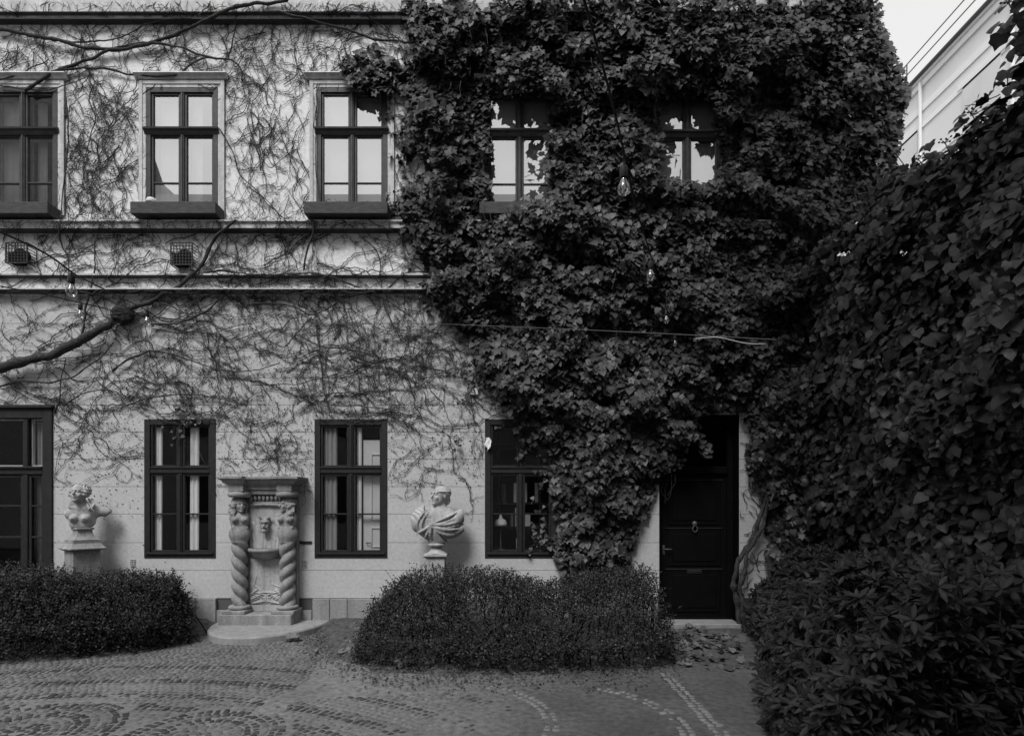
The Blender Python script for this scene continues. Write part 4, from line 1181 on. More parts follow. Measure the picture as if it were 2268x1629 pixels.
# ------------------------------------------------------------------ evergreen shrub, lower right
shb = thing('evergreen_shrub', 'broad dark shrub with whorls of narrow leaves filling the lower right corner', 'shrub')
n = 3600
t = np.r_[rng.uniform(3.55, 8.0, 2300), 3.6 + 1.0 * rng.random(1300) ** 1.5]
xe = np.interp(t, [3.0, 4.3, 5.5, 6.2, 7.0, 7.9, 8.5], [1.85, 1.95, 2.35, 2.85, 3.05, 3.2, 3.35])
x = xe + (4.95 - xe) * rng.random(n) ** 1.15
dx = x - xe
hmax = (.22 + .95 * np.clip(dx / .75, 0, 1) ** .6) * (.82 + .36 * vnoise(x * 1.5, t * 1.5, 91)) + .10 * (vnoise(x * 5, t * 5, 92) - .5)
low = rng.random(n) < np.where(np.arange(n) < 2300, .4, 1.0)
z = np.where(low, hmax * rng.uniform(.08, .95, n), hmax - .05 * rng.random(n))
C = np.stack([x, t - T, z], -1)
axis = np.stack([rng.normal(-.35, .45, n) - .5 * (dx < .4), rng.normal(-.35, .4, n), np.abs(rng.normal(.8, .3, n))], -1); axis = unit(axis)
nw = 8
LP = np.repeat(C, nw, 0); ax = np.repeat(axis, nw, 0)
tmp = unit(np.cross(ax, np.array([.3, .9, .1]))); tmb = np.cross(ax, tmp)
fi = np.tile(np.arange(nw) * (2 * math.pi / nw), n) + np.repeat(rng.random(n) * 6, nw) + rng.normal(0, .2, n * nw)
rd = tmp * np.cos(fi)[:, None] + tmb * np.sin(fi)[:, None]
upf = rng.normal(.10, .30, n * nw)
LT = rd + ax * upf[:, None] - np.array([0, 0, .25]); LN = ax * 1.0 - rd * upf[:, None] + rng.normal(0, .15, (n * nw, 3))
LS = rng.uniform(.065, .125, n * nw); LTN = np.clip(rng.normal(1, .25, n * nw), .4, 1.9)
LP = LP + rd * .006
kk = LP[:, 2] > .0; LP, LT, LN, LS, LTN = LP[kk], LT[kk], LN[kk], LS[kk], LTN[kk]
lpx = VX + LP[:, 0] * F / (LP[:, 1] + T); lpy = VY - (LP[:, 2] - H) * F / (LP[:, 1] + T)
vis = (lpx > 1600) & (lpx < 2268) & (lpy < 1629)
score = vis * LS / (LP[:, 1] + T) * (1 + LP[:, 2])
order = np.argsort(-score); selx = order[:300]; rest = np.ones(len(LP), bool); rest[selx] = False
leaf_objects([LEAF_LANCE], LP[selx], LN[selx], LT[selx], LS[selx], LTN[selx], 'shrub_leaf', shb)
scatter(LEAF_LANCE, LP[rest], LN[rest], LT[rest], LS[rest], LTN[rest], 'foliage', 'shrub_leaf', shb)
m = MB()
for k in range(0, n, 9):
    c = C[k]; b0 = np.array([c[0] + .15 * random.uniform(-1, 1) + .1, c[1] + .15 * random.uniform(-1, 1), -.02])
    m.tube([b0, (b0 + c) / 2 + [.03, .03, .05], c], [.006, .005, .003], 4, (0, 1, .1))
tag(m.build('stems', 'bark', shb), kind='stuff')

# ------------------------------------------------------------------ low hedges of small leaves
def hedge(name, label, cat, x0, x1, edge, hfun, nspr, seed, gaps=()):
    r = np.random.default_rng(seed)
    root = thing(name, label, cat)
    xb = r.uniform(x0, x1, nspr)
    te = np.interp(xb, [e[0] for e in edge], [e[1] for e in edge])
    tb = te + (8.25 - te) * r.random(nspr) ** 1.25
    hh = hfun(xb, tb, te)
    up = r.random(nspr)
    low = r.random(nspr) < .55
    zb = np.where(low, hh * r.random(nspr), hh * (.72 + .28 * r.random(nspr)))
    # keep only the outer shell of the mass plus some inside
    front = (tb - te) < .45
    ok = front | (zb > hh * .62) | (r.random(nspr) < .25)
    if x1 < -3: ok &= xb < -3.92 - .52 * (tb - 7)
    for (g0, g1, gz0, gz1) in gaps: ok &= ~((xb > g0) & (xb < g1) & (zb > gz0) & (zb < gz1))
    xb, tb, zb, te, hh = xb[ok], tb[ok], zb[ok], te[ok], hh[ok]; ns = len(xb)
    dirv = np.stack([r.normal(0, .6, ns), -.55 * np.clip(1.0 - (tb - te) / .8, 0, 1) + r.normal(0, .45, ns), .25 + .75 * (zb / hh) + r.normal(0, .3, ns)], -1)
    dirv = unit(dirv); L = r.uniform(.12, .30, ns); L = np.where(r.random(ns) < .05, L * 1.9, L)
    nk = 13
    s = np.linspace(.1, 1, nk)
    base = np.stack([xb, tb - T, zb], -1)
    pos = base[:, None] + dirv[:, None] * (L[:, None] * (s - .4))[..., None]
    pos[..., 2] -= (.22 * L[:, None] * s ** 2)
    pos += r.normal(0, .012, pos.shape)
    pos = pos.reshape(-1, 3); d2 = np.repeat(dirv, nk, 0)
    g = pos[:, 2] > .01; pos, d2 = pos[g], d2[g]
    N_ = r.normal(0, .6, pos.shape) + [0, -.3, .8]; T_ = d2 * .7 + r.normal(0, .7, pos.shape)
    scatter(LEAF_TINY, pos, N_, T_, r.uniform(.018, .040, len(pos)), np.where(r.random(len(pos)) < .04, 3.0, np.clip(r.normal(1, .4, len(pos)), .3, 2.4)), 'foliage', 'hedge_leaf', root)
    m = MB()
    for i in range(0, ns, 3):
        p = [base[i] + dirv[i] * L[i] * (q - .4) - [0, 0, .22 * L[i] * q * q] for q in (-.4, .1, .6, 1.05)]
        m.tube(p, [.004, .0035, .0028, .0015], 3, (0, 1, .2))
    for i in range(0, ns, 34):
        b0 = np.array([base[i, 0] + r.normal(0, .12), min(base[i, 1] + abs(r.normal(0, .25)), -.1), 0.02])
        m.tube([b0, .6 * b0 + .4 * base[i] + [r.normal(0, .04), 0, .06], base[i]], [.010, .007, .004], 4, (0, 1, .2))
    tag(m.build('twigs', 'twig', root), kind='stuff')
    at = bpy.data.objects
    return root
def h_r(x, t, te):
    return (.78 + .34 * (vnoise(x * 1.3 + .4, t * 1.0, 95) - .45)) * np.clip((t - te + .02) / .75, .12, 1) ** .55 * np.clip((x + 1.95) / .55, .2, 1) ** .6 * np.clip((2.0 - x) / .18, .3, 1) ** .5
def h_l(x, t, te):
    return (.84 + .16 * (vnoise(x * 1.8, t * 1.2, 97) - .3) - .10 * np.clip((x + 5.2) / 1.0, 0, 1)) * np.clip((t - te + .05) / .6, .15, 1) ** .5 * np.clip((-3.85 - .52 * (t - 7) - x) / .30, .25, 1) ** .6
hedge('low_hedge', 'loose small-leaved hedge below the right bust and the window by the door', 'hedge', -1.78, 1.84, [(-1.95, 6.6), (-1.82, 6.45), (-1.4, 6.1), (0, 5.98), (1.2, 6.05), (1.75, 6.3), (2.0, 6.9)], h_r, 5200, 5)
hedge('low_hedge', 'dense dark small-leaved hedge in front of the left pedestal', 'hedge', -7.4, -3.8, [(-9, 6.15), (-5.6, 6.37), (-4.9, 6.65), (-4.39, 6.9), (-4.1, 7.4), (-4.0, 7.8)], h_l, 6800, 6)

# ------------------------------------------------------------------ leafless creeper on the left half
crp = thing('bare_creeper', 'leafless creeper with thick winding stems spread over the pale left wall', 'creeper')
def zp(x0, y0, k, pts): return [((x0 + x / k) * .619, (y0 + y / k) * .619) for x, y in pts]
A_ = lambda pts: zp(0, 750, 2.036, pts)
B_ = lambda pts: zp(900, 750, 2.036, pts)
C_ = lambda pts: zp(0, 0, 2.036, pts)
D_ = lambda pts: zp(900, 0, 2.036, pts)
MAIN = [
 (A_([(-60, 1165), (200, 1095), (400, 1050), (560, 970), (700, 885), (800, 835)]), .074, .056, 'trunk'),
 (A_([(800, 835), (850, 790), (890, 740), (960, 705), (1050, 690), (1150, 640), (1280, 570), (1390, 480), (1470, 415), (1530, 270), (1570, 200), (1650, 115), (1720, 70)]), .040, .018, 'stem'),
 (A_([(600, 905), (625, 830), (610, 720), (640, 660), (670, 560), (690, 420), (690, 200)]), .018, .006, 'stem'),
 (A_([(1390, 480), (1520, 450), (1640, 445), (1800, 470), (1950, 490), (2100, 470), (2300, 460), (2450, 500)]), .020, .010, 'stem'),
 (A_([(1100, 830), (1250, 835), (1400, 785), (1500, 740), (1580, 670), (1680, 590), (1830, 490)]), .018, .010, 'stem'),
 (A_([(-30, 1300), (150, 1240), (380, 1262), (520, 1225), (640, 1140), (760, 1060), (830, 960)]), .016, .008, 'stem'),
 (A_([(820, 1170), (950, 1080), (1080, 1025), (1230, 1040), (1380, 1095), (1560, 1160), (1760, 1180), (1900, 1160), (2030, 1120)]), .014, .006, 'stem'),
 (A_([(470, 1430), (560, 1350), (640, 1320), (760, 1310), (860, 1335)]), .011, .005, 'stem'),
 (A_([(930, 1420), (1060, 1370), (1220, 1342), (1420, 1340), (1620, 1380), (1750, 1420), (1950, 1420)]), .011, .005, 'stem'),
 (A_([(1150, 670), (1260, 700), (1330, 760), (1450, 750), (1690, 770)]), .012, .006, 'stem'),
 (A_([(1110, 870), (1300, 900), (1420, 880), (1560, 905), (1700, 850), (1850, 830)]), .010, .005, 'stem'),
 (A_([(400, 1480), (430, 1380), (450, 1200), (480, 1080)]), .012, .005, 'stem'),
 (A_([(60, 1260), (180, 1360), (330, 1410), (420, 1430)]), .010, .006, 'stem'),
 (A_([(420, 1450), (520, 1540), (640, 1555), (740, 1600)]), .010, .004, 'stem'),
 (A_([(450, 60), (420, 160), (440, 230), (500, 380), (500, 480)]), .014, .006, 'stem'),
 (B_([(0, 480), (150, 480), (350, 460), (480, 470), (620, 500), (760, 560), (900, 590), (1000, 575), (1060, 520), (1120, 450), (1200, 460), (1330, 430)]), .018, .010, 'stem'),
 (B_([(0, 680), (200, 685), (310, 700), (440, 780), (560, 720), (680, 640), (800, 610), (950, 640), (1060, 700), (1150, 770)]), .013, .007, 'stem'),
 (B_([(440, 780), (330, 900), (240, 1010), (130, 960), (0, 850)]), .010, .006, 'stem'),
 (B_([(470, 800), (490, 1000), (510, 1200), (540, 1380), (570, 1440), (565, 1510)]), .014, .005, 'stem'),
 (B_([(380, 930), (500, 995), (650, 1010), (800, 1030), (920, 1085), (830, 1120), (620, 1195), (480, 1230), (330, 1275), (0, 1275)]), .011, .006, 'stem'),
 (B_([(950, 640), (1000, 780), (1060, 900), (1120, 990), (1300, 1040), (1450, 1000), (1600, 930)]), .009, .005, 'stem'),
 (B_([(1130, 1060), (1280, 1140), (1420, 1190), (1560, 1230), (1700, 1220)]), .010, .006, 'stem'),
 (B_([(580, 1425), (760, 1430), (960, 1445), (1130, 1460), (1210, 1490)]), .009, .005, 'stem'),
 (B_([(330, 1420), (480, 1355), (640, 1335), (800, 1335), (960, 1360), (1120, 1420)]), .009, .005, 'stem'),
 (B_([(1000, 1450), (1100, 1520), (1180, 1600), (1230, 1640)]), .010, .005, 'stem'),
 (B_([(1580, 1425), (1680, 1370), (1800, 1355)]), .010, .006, 'stem'),
 (B_([(400, 40), (460, 80), (450, 180), (400, 300), (380, 440)]), .018, .012, 'stem'),
 (B_([(800, 200), (900, 280), (945, 380), (940, 500), (950, 620)]), .010, .006, 'stem'),
 (C_([(-30, 205), (150, 240), (330, 280), (480, 300), (560, 335), (680, 362), (800, 362), (950, 355), (1120, 310), (1260, 260), (1400, 195), (1560, 115), (1720, 50), (1900, 20), (2100, 10)]), .026, .020, 'stem'),
 (C_([(480, 300), (620, 308), (780, 300), (900, 265), (1050, 185), (1200, 145), (1400, 135)]), .012, .006, 'stem'),
 (C_([(-20, 590), (120, 550), (240, 490), (360, 440)]), .010, .006, 'stem'),
 (C_([(180, 660), (260, 610), (360, 540), (450, 500), (560, 470), (680, 420), (760, 375), (900, 340), (1020, 312), (1200, 325), (1350, 350), (1450, 400), (1560, 425), (1700, 430), (1750, 480), (1770, 590)]), .022, .012, 'stem'),
 (C_([(450, 510), (600, 495), (760, 492), (900, 530), (1040, 555), (1200, 562), (1300, 550), (1390, 470), (1480, 425), (1560, 425)]), .016, .010, 'stem'),
 (C_([(0, 625), (150, 645), (300, 660), (420, 640), (560, 590), (640, 560)]), .010, .005, 'stem'),
 (C_([(1660, 420), (1690, 330), (1720, 220), (1720, 130)]), .012, .006, 'stem'),
 (C_([(480, 700), (500, 900), (490, 1150), (470, 1350), (440, 1480), (450, 1600)]), .012, .008, 'stem'),
 (C_([(680, 620), (640, 720), (700, 850), (660, 1000), (600, 1150), (610, 1300)]), .009, .005, 'stem'),
 (C_([(1600, 940), (1700, 1100), (1740, 1270), (1860, 1370), (1960, 1500), (2036, 1560)]), .010, .007, 'stem'),
 (C_([(1800, 860), (1840, 1000), (1900, 1180), (1900, 1250)]), .008, .005, 'stem'),
 (C_([(1000, 560), (995, 660), (880, 680), (800, 660)]), .007, .004, 'stem'),
 (D_([(80, 80), (250, 100), (420, 140), (600, 190), (760, 240), (900, 290), (1100, 305), (1230, 300)]), .020, .014, 'stem'),
 (D_([(780, 40), (880, 150), (980, 220), (1080, 290)]), .010, .007, 'stem'),
 (D_([(-20, 1360), (100, 1450), (200, 1560), (250, 1610)]), .010, .007, 'stem'),
 (D_([(0, 960), (60, 1150), (150, 1240), (260, 1120), (350, 1080)]), .008, .004, 'stem'),
 (D_([(480, 700), (470, 900), (465, 1100), (470, 1250), (490, 1440)]), .007, .005, 'stem'),
 ([(480, 1100), (470, 1050), (440, 1000)], .005, .003, 'stem'),
]
def ledge0(y): return np.interp(y, [-20, 30, 50, 470, 490, 510, 530], [.14, .14, 0, 0, .15, .15, 0])
for k, (pts, r0, r1, nm) in enumerate(MAIN):
    ln = sum(math.dist(a, b) for a, b in zip(pts[:-1], pts[1:]))
    d0 = r0 + .025
    q = wob([W(x, y, d0 + (.02 if nm == 'stem' else .05) + (float(ledge0(y)) if nm == 'stem' else 0)) for x, y in pts], max(10, int(ln / 9)), .010, k)
    MB().tube(q, np.linspace(r0, r1, len(q)) * (1 + .14 * np.random.default_rng(k).normal(0, 1, len(q))), 8 if r0 > .012 else 5).build(nm, 'bark', crp, True)

# fine twigs: random walks over the plaster
TW = {'v': [], 'f': [], 'n': 0, 't': []}
rt_ = random.Random(11)
def blocked(x, y):
    for (a, b, c, d) in GW: 
        if a - 2 < x < b + 2 and c + 14 < y < d + 4: return True
    for (a, b, c, d) in UW:
        if a + 4 < x < b - 4 and c + 10 < y < d - 34: return True
    if x < 108 and y > 930: return True
    return False
IVYN = [(x, y) for x, y in IVY]
POLY = []
def walk(x, y, a, n, r, step, wand, lvl, bias):
    pts = [(x, y)]; da = 0.0
    for i in range(n):
        da = .5 * da + rt_.gauss(0, wand * 1.35)
        a += da
        if bias is not None:
            a += .06 * math.sin(2 * (bias - a))
        aj = a + rt_.gauss(0, .26); sj = step * rt_.uniform(.6, 1.3); x += math.cos(aj) * sj; y += math.sin(aj) * sj
        if blocked(x, y) or x > 1250: break
        pts.append((x, y))
        if rt_.random() < .38:
            e = a + rt_.choice((-1, 1)) * rt_.uniform(.5, 1.2); q = rt_.uniform(2.0, 5.5)
            POLY.append(([(x, y), (x + math.cos(e) * q, y + math.sin(e) * q), (x + math.cos(e + .4) * q * 1.7, y + math.sin(e + .4) * q * 1.7)], min(r * .7, .0042)))
        if lvl < 2 and rt_.random() < (.17 if lvl == 0 else .09):
            walk(x, y, a + rt_.choice((-1, 1)) * rt_.uniform(.5, 1.3), max(3, int(n * rt_.uniform(.25, .6))), r * .7, step * .9, wand * 1.1, lvl + 1, None)
    if len(pts) >= 4: POLY.append((pts, r * min(1, .35 + len(pts) / 16)))
def dens(x, y):
    if y < 45: return .6
    if y < 480:
        d = 1.0
        if 130 < x < 320: d = 1.15
        return d
    if y < 660: return .55
    if y < 920: return .70
    if y < 1010: return .7 if x < 700 or x > 850 else .5
    if y < 1075: return .28
    return .0
cnt = 0
while cnt < 450:
    x, y = rt_.uniform(-20, 1120), rt_.uniform(-20, 1080)
    if rt_.random() > dens(x, y) / 1.15 or blocked(x, y): continue
    if inpoly(np.array([x - 25]), np.array([y]), IVY)[0] and x > 930: continue
    cnt += 1
    if y > 560: bias = rt_.gauss(0, .30)
    elif y > 480: bias = rt_.gauss(0, .5)
    else: bias = rt_.uniform(0, 3.14) if rt_.random() < .55 else 1.57 + rt_.gauss(0, .5)
    walk(x, y, bias + (3.14 if rt_.random() < .5 else 0) + rt_.gauss(0, .2), rt_.randint(12, 40), rt_.uniform(.0042, .008), rt_.uniform(5.5, 9), .12, 0, bias)
# long runners along the courses and hanging strands
for k in range(34):
    y = rt_.uniform(560, 925); x = rt_.uniform(-20, 850)
    if not blocked(x, y): walk(x, y, rt_.gauss(0, .25), rt_.randint(30, 70), rt_.uniform(.006, .0105), 8, .07, 1, rt_.gauss(0, .12))
for xs_ in (318, 372, 398, 430, 486, 520, 600, 635, 668, 705, 745, 800, 850):
    walk(xs_ + rt_.gauss(0, 3), rt_.uniform(640, 760), 1.57, rt_.randint(18, 38), .0045, 8, .05, 1, 1.57)
for k in range(110):
    y = rt_.choice((482, 488, 520, 612, 655, 652, 640, 900, 905)); x = rt_.uniform(-10, 960)
    if blocked(x, y): continue
    walk(x, y, 1.57 + rt_.gauss(0, .7), rt_.randint(5, 14), rt_.uniform(.0035, .0058), 5, .2, 1, 1.57)
# short tufts where side shoots crowd together
for (cx_, cy_, n_, rad_) in ((138, 895, 34, 26), (270, 697, 26, 26), (590, 770, 22, 22), (610, 985, 14, 18), (410, 880, 18, 22), (415, 915, 20, 20), (795, 760, 16, 20), (520, 880, 14, 18), (710, 905, 14, 16), (745, 1010, 12, 22), (570, 690, 12, 20), (560, 985, 12, 14), (235, 230, 16, 30), (150, 250, 12, 18), (170, 330, 14, 20), (240, 480, 34, 34), (420, 485, 30, 34), (500, 488, 20, 24), (780, 495, 36, 44), (560, 620, 22, 34), (700, 612, 16, 30), (880, 720, 12, 25), (1000, 800, 10, 20)):
    for i in range(n_):
        a = rt_.uniform(0, 6.28)
        walk(cx_ + rt_.gauss(0, rad_ * .5), cy_ + rt_.gauss(0, rad_ * .5), a, rt_.randint(3, 8), rt_.uniform(.0032, .0055), 4.6, .25, 1, None)
print('twigs', len(POLY), sum(len(p) for p, r in POLY))
def ledge(y):
    """stems climb over the projecting courses"""
    return np.interp(y, [0, 22, 36, 46, 470, 488, 508, 516, 600, 607, 613, 618, 634, 640, 650, 656], [.13, .165, .11, 0, 0, .16, .15, 0, 0, .075, .07, 0, 0, .12, .12, 0])
def tubes_np(polys, sides, dfun):
    Vs, Fs, Ts, off = [], [], [], 0
    cs = [(math.cos(2 * math.pi * i / sides), math.sin(2 * math.pi * i / sides)) for i in range(sides)]
    for pts, r in polys:
        p = np.array(pts); n = len(p)
        d = dfun(n, r) + ledge(p[:, 1])
        q = Wn(p[:, 0], p[:, 1], d)
        t = np.gradient(q, axis=0); t /= np.linalg.norm(t, axis=1)[:, None] + 1e-9
        a = np.stack([t[:, 2], 0 * t[:, 0], -t[:, 0]], -1); a /= np.linalg.norm(a, axis=1)[:, None] + 1e-9
        b = np.cross(a, t)
        rr = (r * np.linspace(1, .45, n))[:, None]
        V = np.stack([q + (a * c + b * s) * rr for c, s in cs], 1).reshape(-1, 3)
        i0 = np.arange((n - 1))[:, None] * sides + np.arange(sides)[None]
        i1 = np.arange((n - 1))[:, None] * sides + (np.arange(sides)[None] + 1) % sides
        Fs.append((np.stack([i0, i1, i1 + sides, i0 + sides], -1) + off).reshape(-1, 4))
        Vs.append(V); Ts.append(np.full(len(V), np.random.default_rng(off).uniform(.5, 1.8))); off += len(V)
    return np.concatenate(Vs), np.concatenate(Fs), np.concatenate(Ts)
rd_ = np.random.default_rng(3)
V, Q, tn = tubes_np(POLY, 3, lambda n, r: .004 + r + rd_.uniform(0, .012) + .006 * np.abs(rd_.normal(0, 1, n)).cumsum() / (np.arange(n) + 3))
tag(obj_np('fine_twigs', V, Q, 'twig', crp, tn), kind='stuff')
# dry tendrils and clinging pads left on the plaster: tiny flecks
nfl = 5200
fx_ = rd_.uniform(0, 1080, nfl); fy_ = rd_.triangular(640, 980, 1290, nfl)
kk = np.array([not blocked(a, b) for a, b in zip(fx_, fy_)]) & ~(inpoly(fx_, fy_, IVY)) & (rd_.random(nfl) < np.clip(1.5 - (fy_ - 980) / 170, .06, 1) * np.where(fx_ > 480, np.where(fy_ > 1080, .25, 1), 1)); fx_, fy_ = fx_[kk], fy_[kk]
P_ = Wn(fx_, fy_, np.full(len(fx_), .006)); nn_ = np.tile([0., -1, 0], (len(P_), 1)) + rd_.normal(0, .25, (len(P_), 3))
scatter(LEAF_TINY, P_, nn_, rd_.normal(0, 1, (len(P_), 3)), rd_.uniform(.008, .03, len(P_)), rd_.uniform(.5, 1.6, len(P_)), 'clinging_pads', 'twig', crp)
# the last few leaves hanging over the window heads
lx = np.r_[rd_.normal(405, 22, 34), rd_.normal(390, 12, 16), rd_.normal(1010, 12, 8)]; ly = np.r_[rd_.normal(915, 12, 34), rd_.normal(960, 16, 16), rd_.normal(985, 9, 8)]
P_ = Wn(lx, ly, np.full(len(lx), .07)); nn_ = np.tile([0., -1, .4], (len(P_), 1)) + rd_.normal(0, .4, (len(P_), 3))
leaf_objects([LEAF_IVY], P_, nn_, np.tile([0., -.2, -1], (len(P_), 1)) + rd_.normal(0, .5, (len(P_), 3)), rd_.uniform(.03, .07, len(P_)), np.ones(len(P_)) * .6, 'ivy_leaf', crp)

# tangle of twigs where the creeper trunk splits
nest = thing('twig_nest', 'round dark tangle of twigs where the creeper trunk forks, like a nest', 'nest')
m = MB()
c = np.array(W(272, 697, .12)); r9 = np.random.default_rng(4)
for i in range(420):
    a = r9.uniform(0, 6.28); e = r9.uniform(-1, 1); R0 = .140 * r9.uniform(.7, 1.12)
    pts = []
    for k in range(7):
        a2 = a + k * .34; e2 = e + .12 * math.sin(k + i)
        cc = math.sqrt(max(0, 1 - min(1, e2 * e2)))
        pts.append(c + R0 * np.array([math.cos(a2) * cc * 1.1, .62 * math.sin(a2) * cc - .02, e2 * .95]))
    m.tube(pts, [.004, .004, .004, .0035, .003, .003, .002], 3, (0, 1, .2))
tag(m.build('twig_shell', 'bark', nest), kind='stuff')
nv = MB(); nv.lathe([(.02, -.105), (.07, -.07), (.09, 0), (.07, .07), (.02, .10)], 0, 0, 14, 0, .6); o = nv.build('core', 'nest', nest, True); o.location = tuple(c)


# ------------------------------------------------------------------ unseen courtyard tree to the right of and behind the camera: crown shaped to shade the right side, mirrored in the overgrown windows
tr_ = thing('shade_tree', 'unseen broad tree behind the viewer, crown shaped to shade the right side, branches mirrored in the overgrown upper windows', 'tree')
r6 = np.random.default_rng(31)
tb = np.array([5.9, -12.2, 0.0]); m = MB()
m.tube([tb, tb + [.1, .1, 2.5], tb + [-.1, .5, 5.0], tb + [-.5, 1.4, 8.0], tb + [-1.0, 2.6, 11.5]], [.36, .29, .24, .16, .06], 12, (0, 1, .1)); m.build('trunk', 'bark', tr_, True)
CC, CR = np.array([2.4, -7.8, 10.9]), np.array([2.1, 5.2, 3.0])
P_ = []
for k in range(44):
    h0 = r6.uniform(4.5, 10.5); f0 = (h0 - 4.5) / 6
    b0 = tb + [-.1 - .9 * max(0, f0), .4 + 2.2 * max(0, f0), h0]
    u_ = r6.normal(0, 1, 3); u_ /= np.linalg.norm(u_); e = CC + CR * u_ * r6.uniform(.55, 1.0)
    e[2] = max(e[2], 1.7 + .95 * max(0, e[1] + T) + 1.3)
    q = wob([b0, (b0 + e) / 2 + [0, 0, .4], e], 12, .05, k)
    MB().tube(q, np.linspace(.08, .012, 12), 6, (0, 1, .1)).build('shade_tree_branch', 'bark', tr_, True)
    for i in range(4, 12): P_.append(q[i] + r6.normal(0, .50, (34, 3)))
P_ = np.concatenate(P_); t_ = P_[:, 1] + T
P_ = P_[(P_[:, 2] > 1.7 + .95 * np.maximum(t_, 0) + .5) & (P_[:, 1] < -1.5) & (P_[:, 0] > .45) & (P_[:, 0] < 3.9)]
n = len(P_)
scatter(LEAF_MAPLE, P_, r6.normal(0, .6, (n, 3)) + [0, 0, .8], r6.normal(0, .6, (n, 3)) - [0, 0, .6], r6.uniform(.18, .30, n), np.ones(n), 'shade_tree_crown', 'ivy_leaf', tr_)
# ------------------------------------------------------------------ planters on the sill course
PL = [('long dark wooden planter under the upper window at the left edge', -75, 105), ('dark wooden planter with trailing twigs under the second upper window from the left', 288, 477),
      ('dark wooden planter under the upper window beside the ivy', 673, 858), ('dark planter half swallowed by ivy under the first overgrown upper window', 1062, 1232)]
for lab, a, b in PL:
    d0, d1 = .03, .28
    x0, x1 = wx(a, d1), wx(b, d1); z0, z1 = wz(472, d1), wz(446, d1)
    p = thing('planter_box', lab, 'planter', 'planters under the upper windows', loc=((x0 + x1) / 2, 0, z0))
    hw = (x1 - x0) / 2; hh = z1 - z0
    MB().box(-hw, hw, -d1, -d1 + .025, 0, hh, .004).build('front_board', 'planter_wood', p)
    for s in (-1, 1): MB().box(min(s * hw, s * (hw - .025)), max(s * hw, s * (hw - .025)), -d1 + .026, -d0, .001, hh - .002, .004).build('end_board', 'planter_wood', p)
    MB().box(-hw + .026, hw - .026, -d1 + .026, -d0, .002, .02).build('bottom_board', 'planter_wood', p)
    MB().box(-hw + .026, hw - .026, -d1 + .026, -d0, .021, hh - .035).build('soil', 'soil', p)
    for s in (-.6, .6): MB().box(s * hw - .02, s * hw + .02, -.22, -.01, wz(485, .1) - z0 - .02, -.002, .004).build('bracket', 'iron', p)
bowl = thing('white_bowl', 'small upturned white bowl behind the planter of the second upper window', 'bowl', loc=W(336, 449, .10))
MB().lathe([(.075, 0), (.078, .02), (.06, .055), (.03, .072), (.0, .076)], 0, 0, 20).build('dome', 'enamel', bowl, True)
MB().lathe([(.072, -.012), (.082, -.008), (.082, .0), (.076, .003)], 0, 0, 20).build('rim', 'enamel', bowl, True)

# ------------------------------------------------------------------ things fixed to the wall
for lab, (a, b, c, d) in (('square lattice vent cage on the wall at the far left between the storeys', (20, 67, 541, 585)), ('square lattice vent cage on the wall below the second upper window from the left', (383, 430, 541, 589))):
    x0, x1, z0, z1 = wx(a, .1), wx(b, .1), wz(d, .1), wz(c, .1)
    v = thing('vent_cage', lab, 'vent', 'vent cages between the storeys', loc=((x0 + x1) / 2, 0, z0))
    w, h = (x1 - x0) / 2, z1 - z0
    fr = MB()
    for s in (-1, 1):
        fr.box(s * w - .008, s * w + .008, -.16, -.144, 0, h); 
    fr.box(-w, w, -.161, -.145, -.008, .008); fr.box(-w, w, -.161, -.145, h - .008, h + .008)
    for s in (-1, 1):
        for zz_ in (0, h): fr.box(s * w - .006, s * w + .006, -.146, -.001, zz_ - .006, zz_ + .006)
    fr.build('frame', 'iron', v)
    for k in range(1, 7):
        t_ = -w + 2 * w * k / 7
        MB().box(t_ - .005, t_ + .005, -.158, -.150, .005, h - .005).build('bar', 'iron', v)
        MB().box(-w + .005, w - .005, -.1535, -.1465, h * k / 7 - .005, h * k / 7 + .005).build('bar', 'iron', v)
        MB().box(w - .003, w + .003, -.14, -.01, h * k / 7 - .005, h * k / 7 + .005).build('side_bar', 'iron', v)
    MB().lathe([(.09, -.10), (.09, -.004)], 0, 0, 18).build('flue', 'nest', v, True).matrix_basis = Matrix.Translation((0, 0, h * .5)) @ Matrix.Rotation(rad(90), 4, 'X') @ Matrix.Rotation(rad(180), 4, 'X')
    MB().box(-w + .01, w * .2, -.14, -.012, .01, h * .55).build('flue_box', 'nest', v)
for lab, cx_, cy_ in (('tiny air grille low on the wall beside the hedge and left of the second window', 295, 1246), ('tiny air grille low on the wall, right of the fountain', 675, 1248)):
    X0, Y0, Z0 = W(cx_, cy_, 0)
    v = thing('air_grille', lab, 'grille', 'air grilles low on the wall', loc=(X0, 0, Z0))
    MB().box(-.035, .035, -.004, -.001, -.05, .05).build('backing', 'nest', v)
    for k in range(4): MB().box(-.036 + k * .0225 - .0035, -.036 + k * .0225 + .0035, -.010, -.0045, -.05, .05).build('bar', 'plaster_shaded', v)
    for k in range(5): MB().box(-.036, .036, -.012, -.0055, -.05 + k * .025 - .0035, -.05 + k * .025 + .0035).build('bar', 'plaster_shaded', v)
tag(MB().box(wx(660.5), wx(691), -.012, -.001, wz(1204), wz(1197.5), .002).build('wall_plaque', 'plaque_metal'), 'narrow blank dark plaque on the wall right of the fountain', 'plaque')
g = thing('cellar_grate', 'dark iron cellar grate low on the wall behind the left hedge', 'grate')
MB().box(wx(330, .06), wx(417, .06), -.075, -.047, wz(1362, .06), wz(1313, .06), .006).build('plate', 'iron', g)
for k in range(9): MB().box(wx(334 + 9 * k, .06), wx(337 + 9 * k, .06), -.09, -.0755, wz(1360, .06), wz(1315, .06), .003).build('bar', 'iron', g)
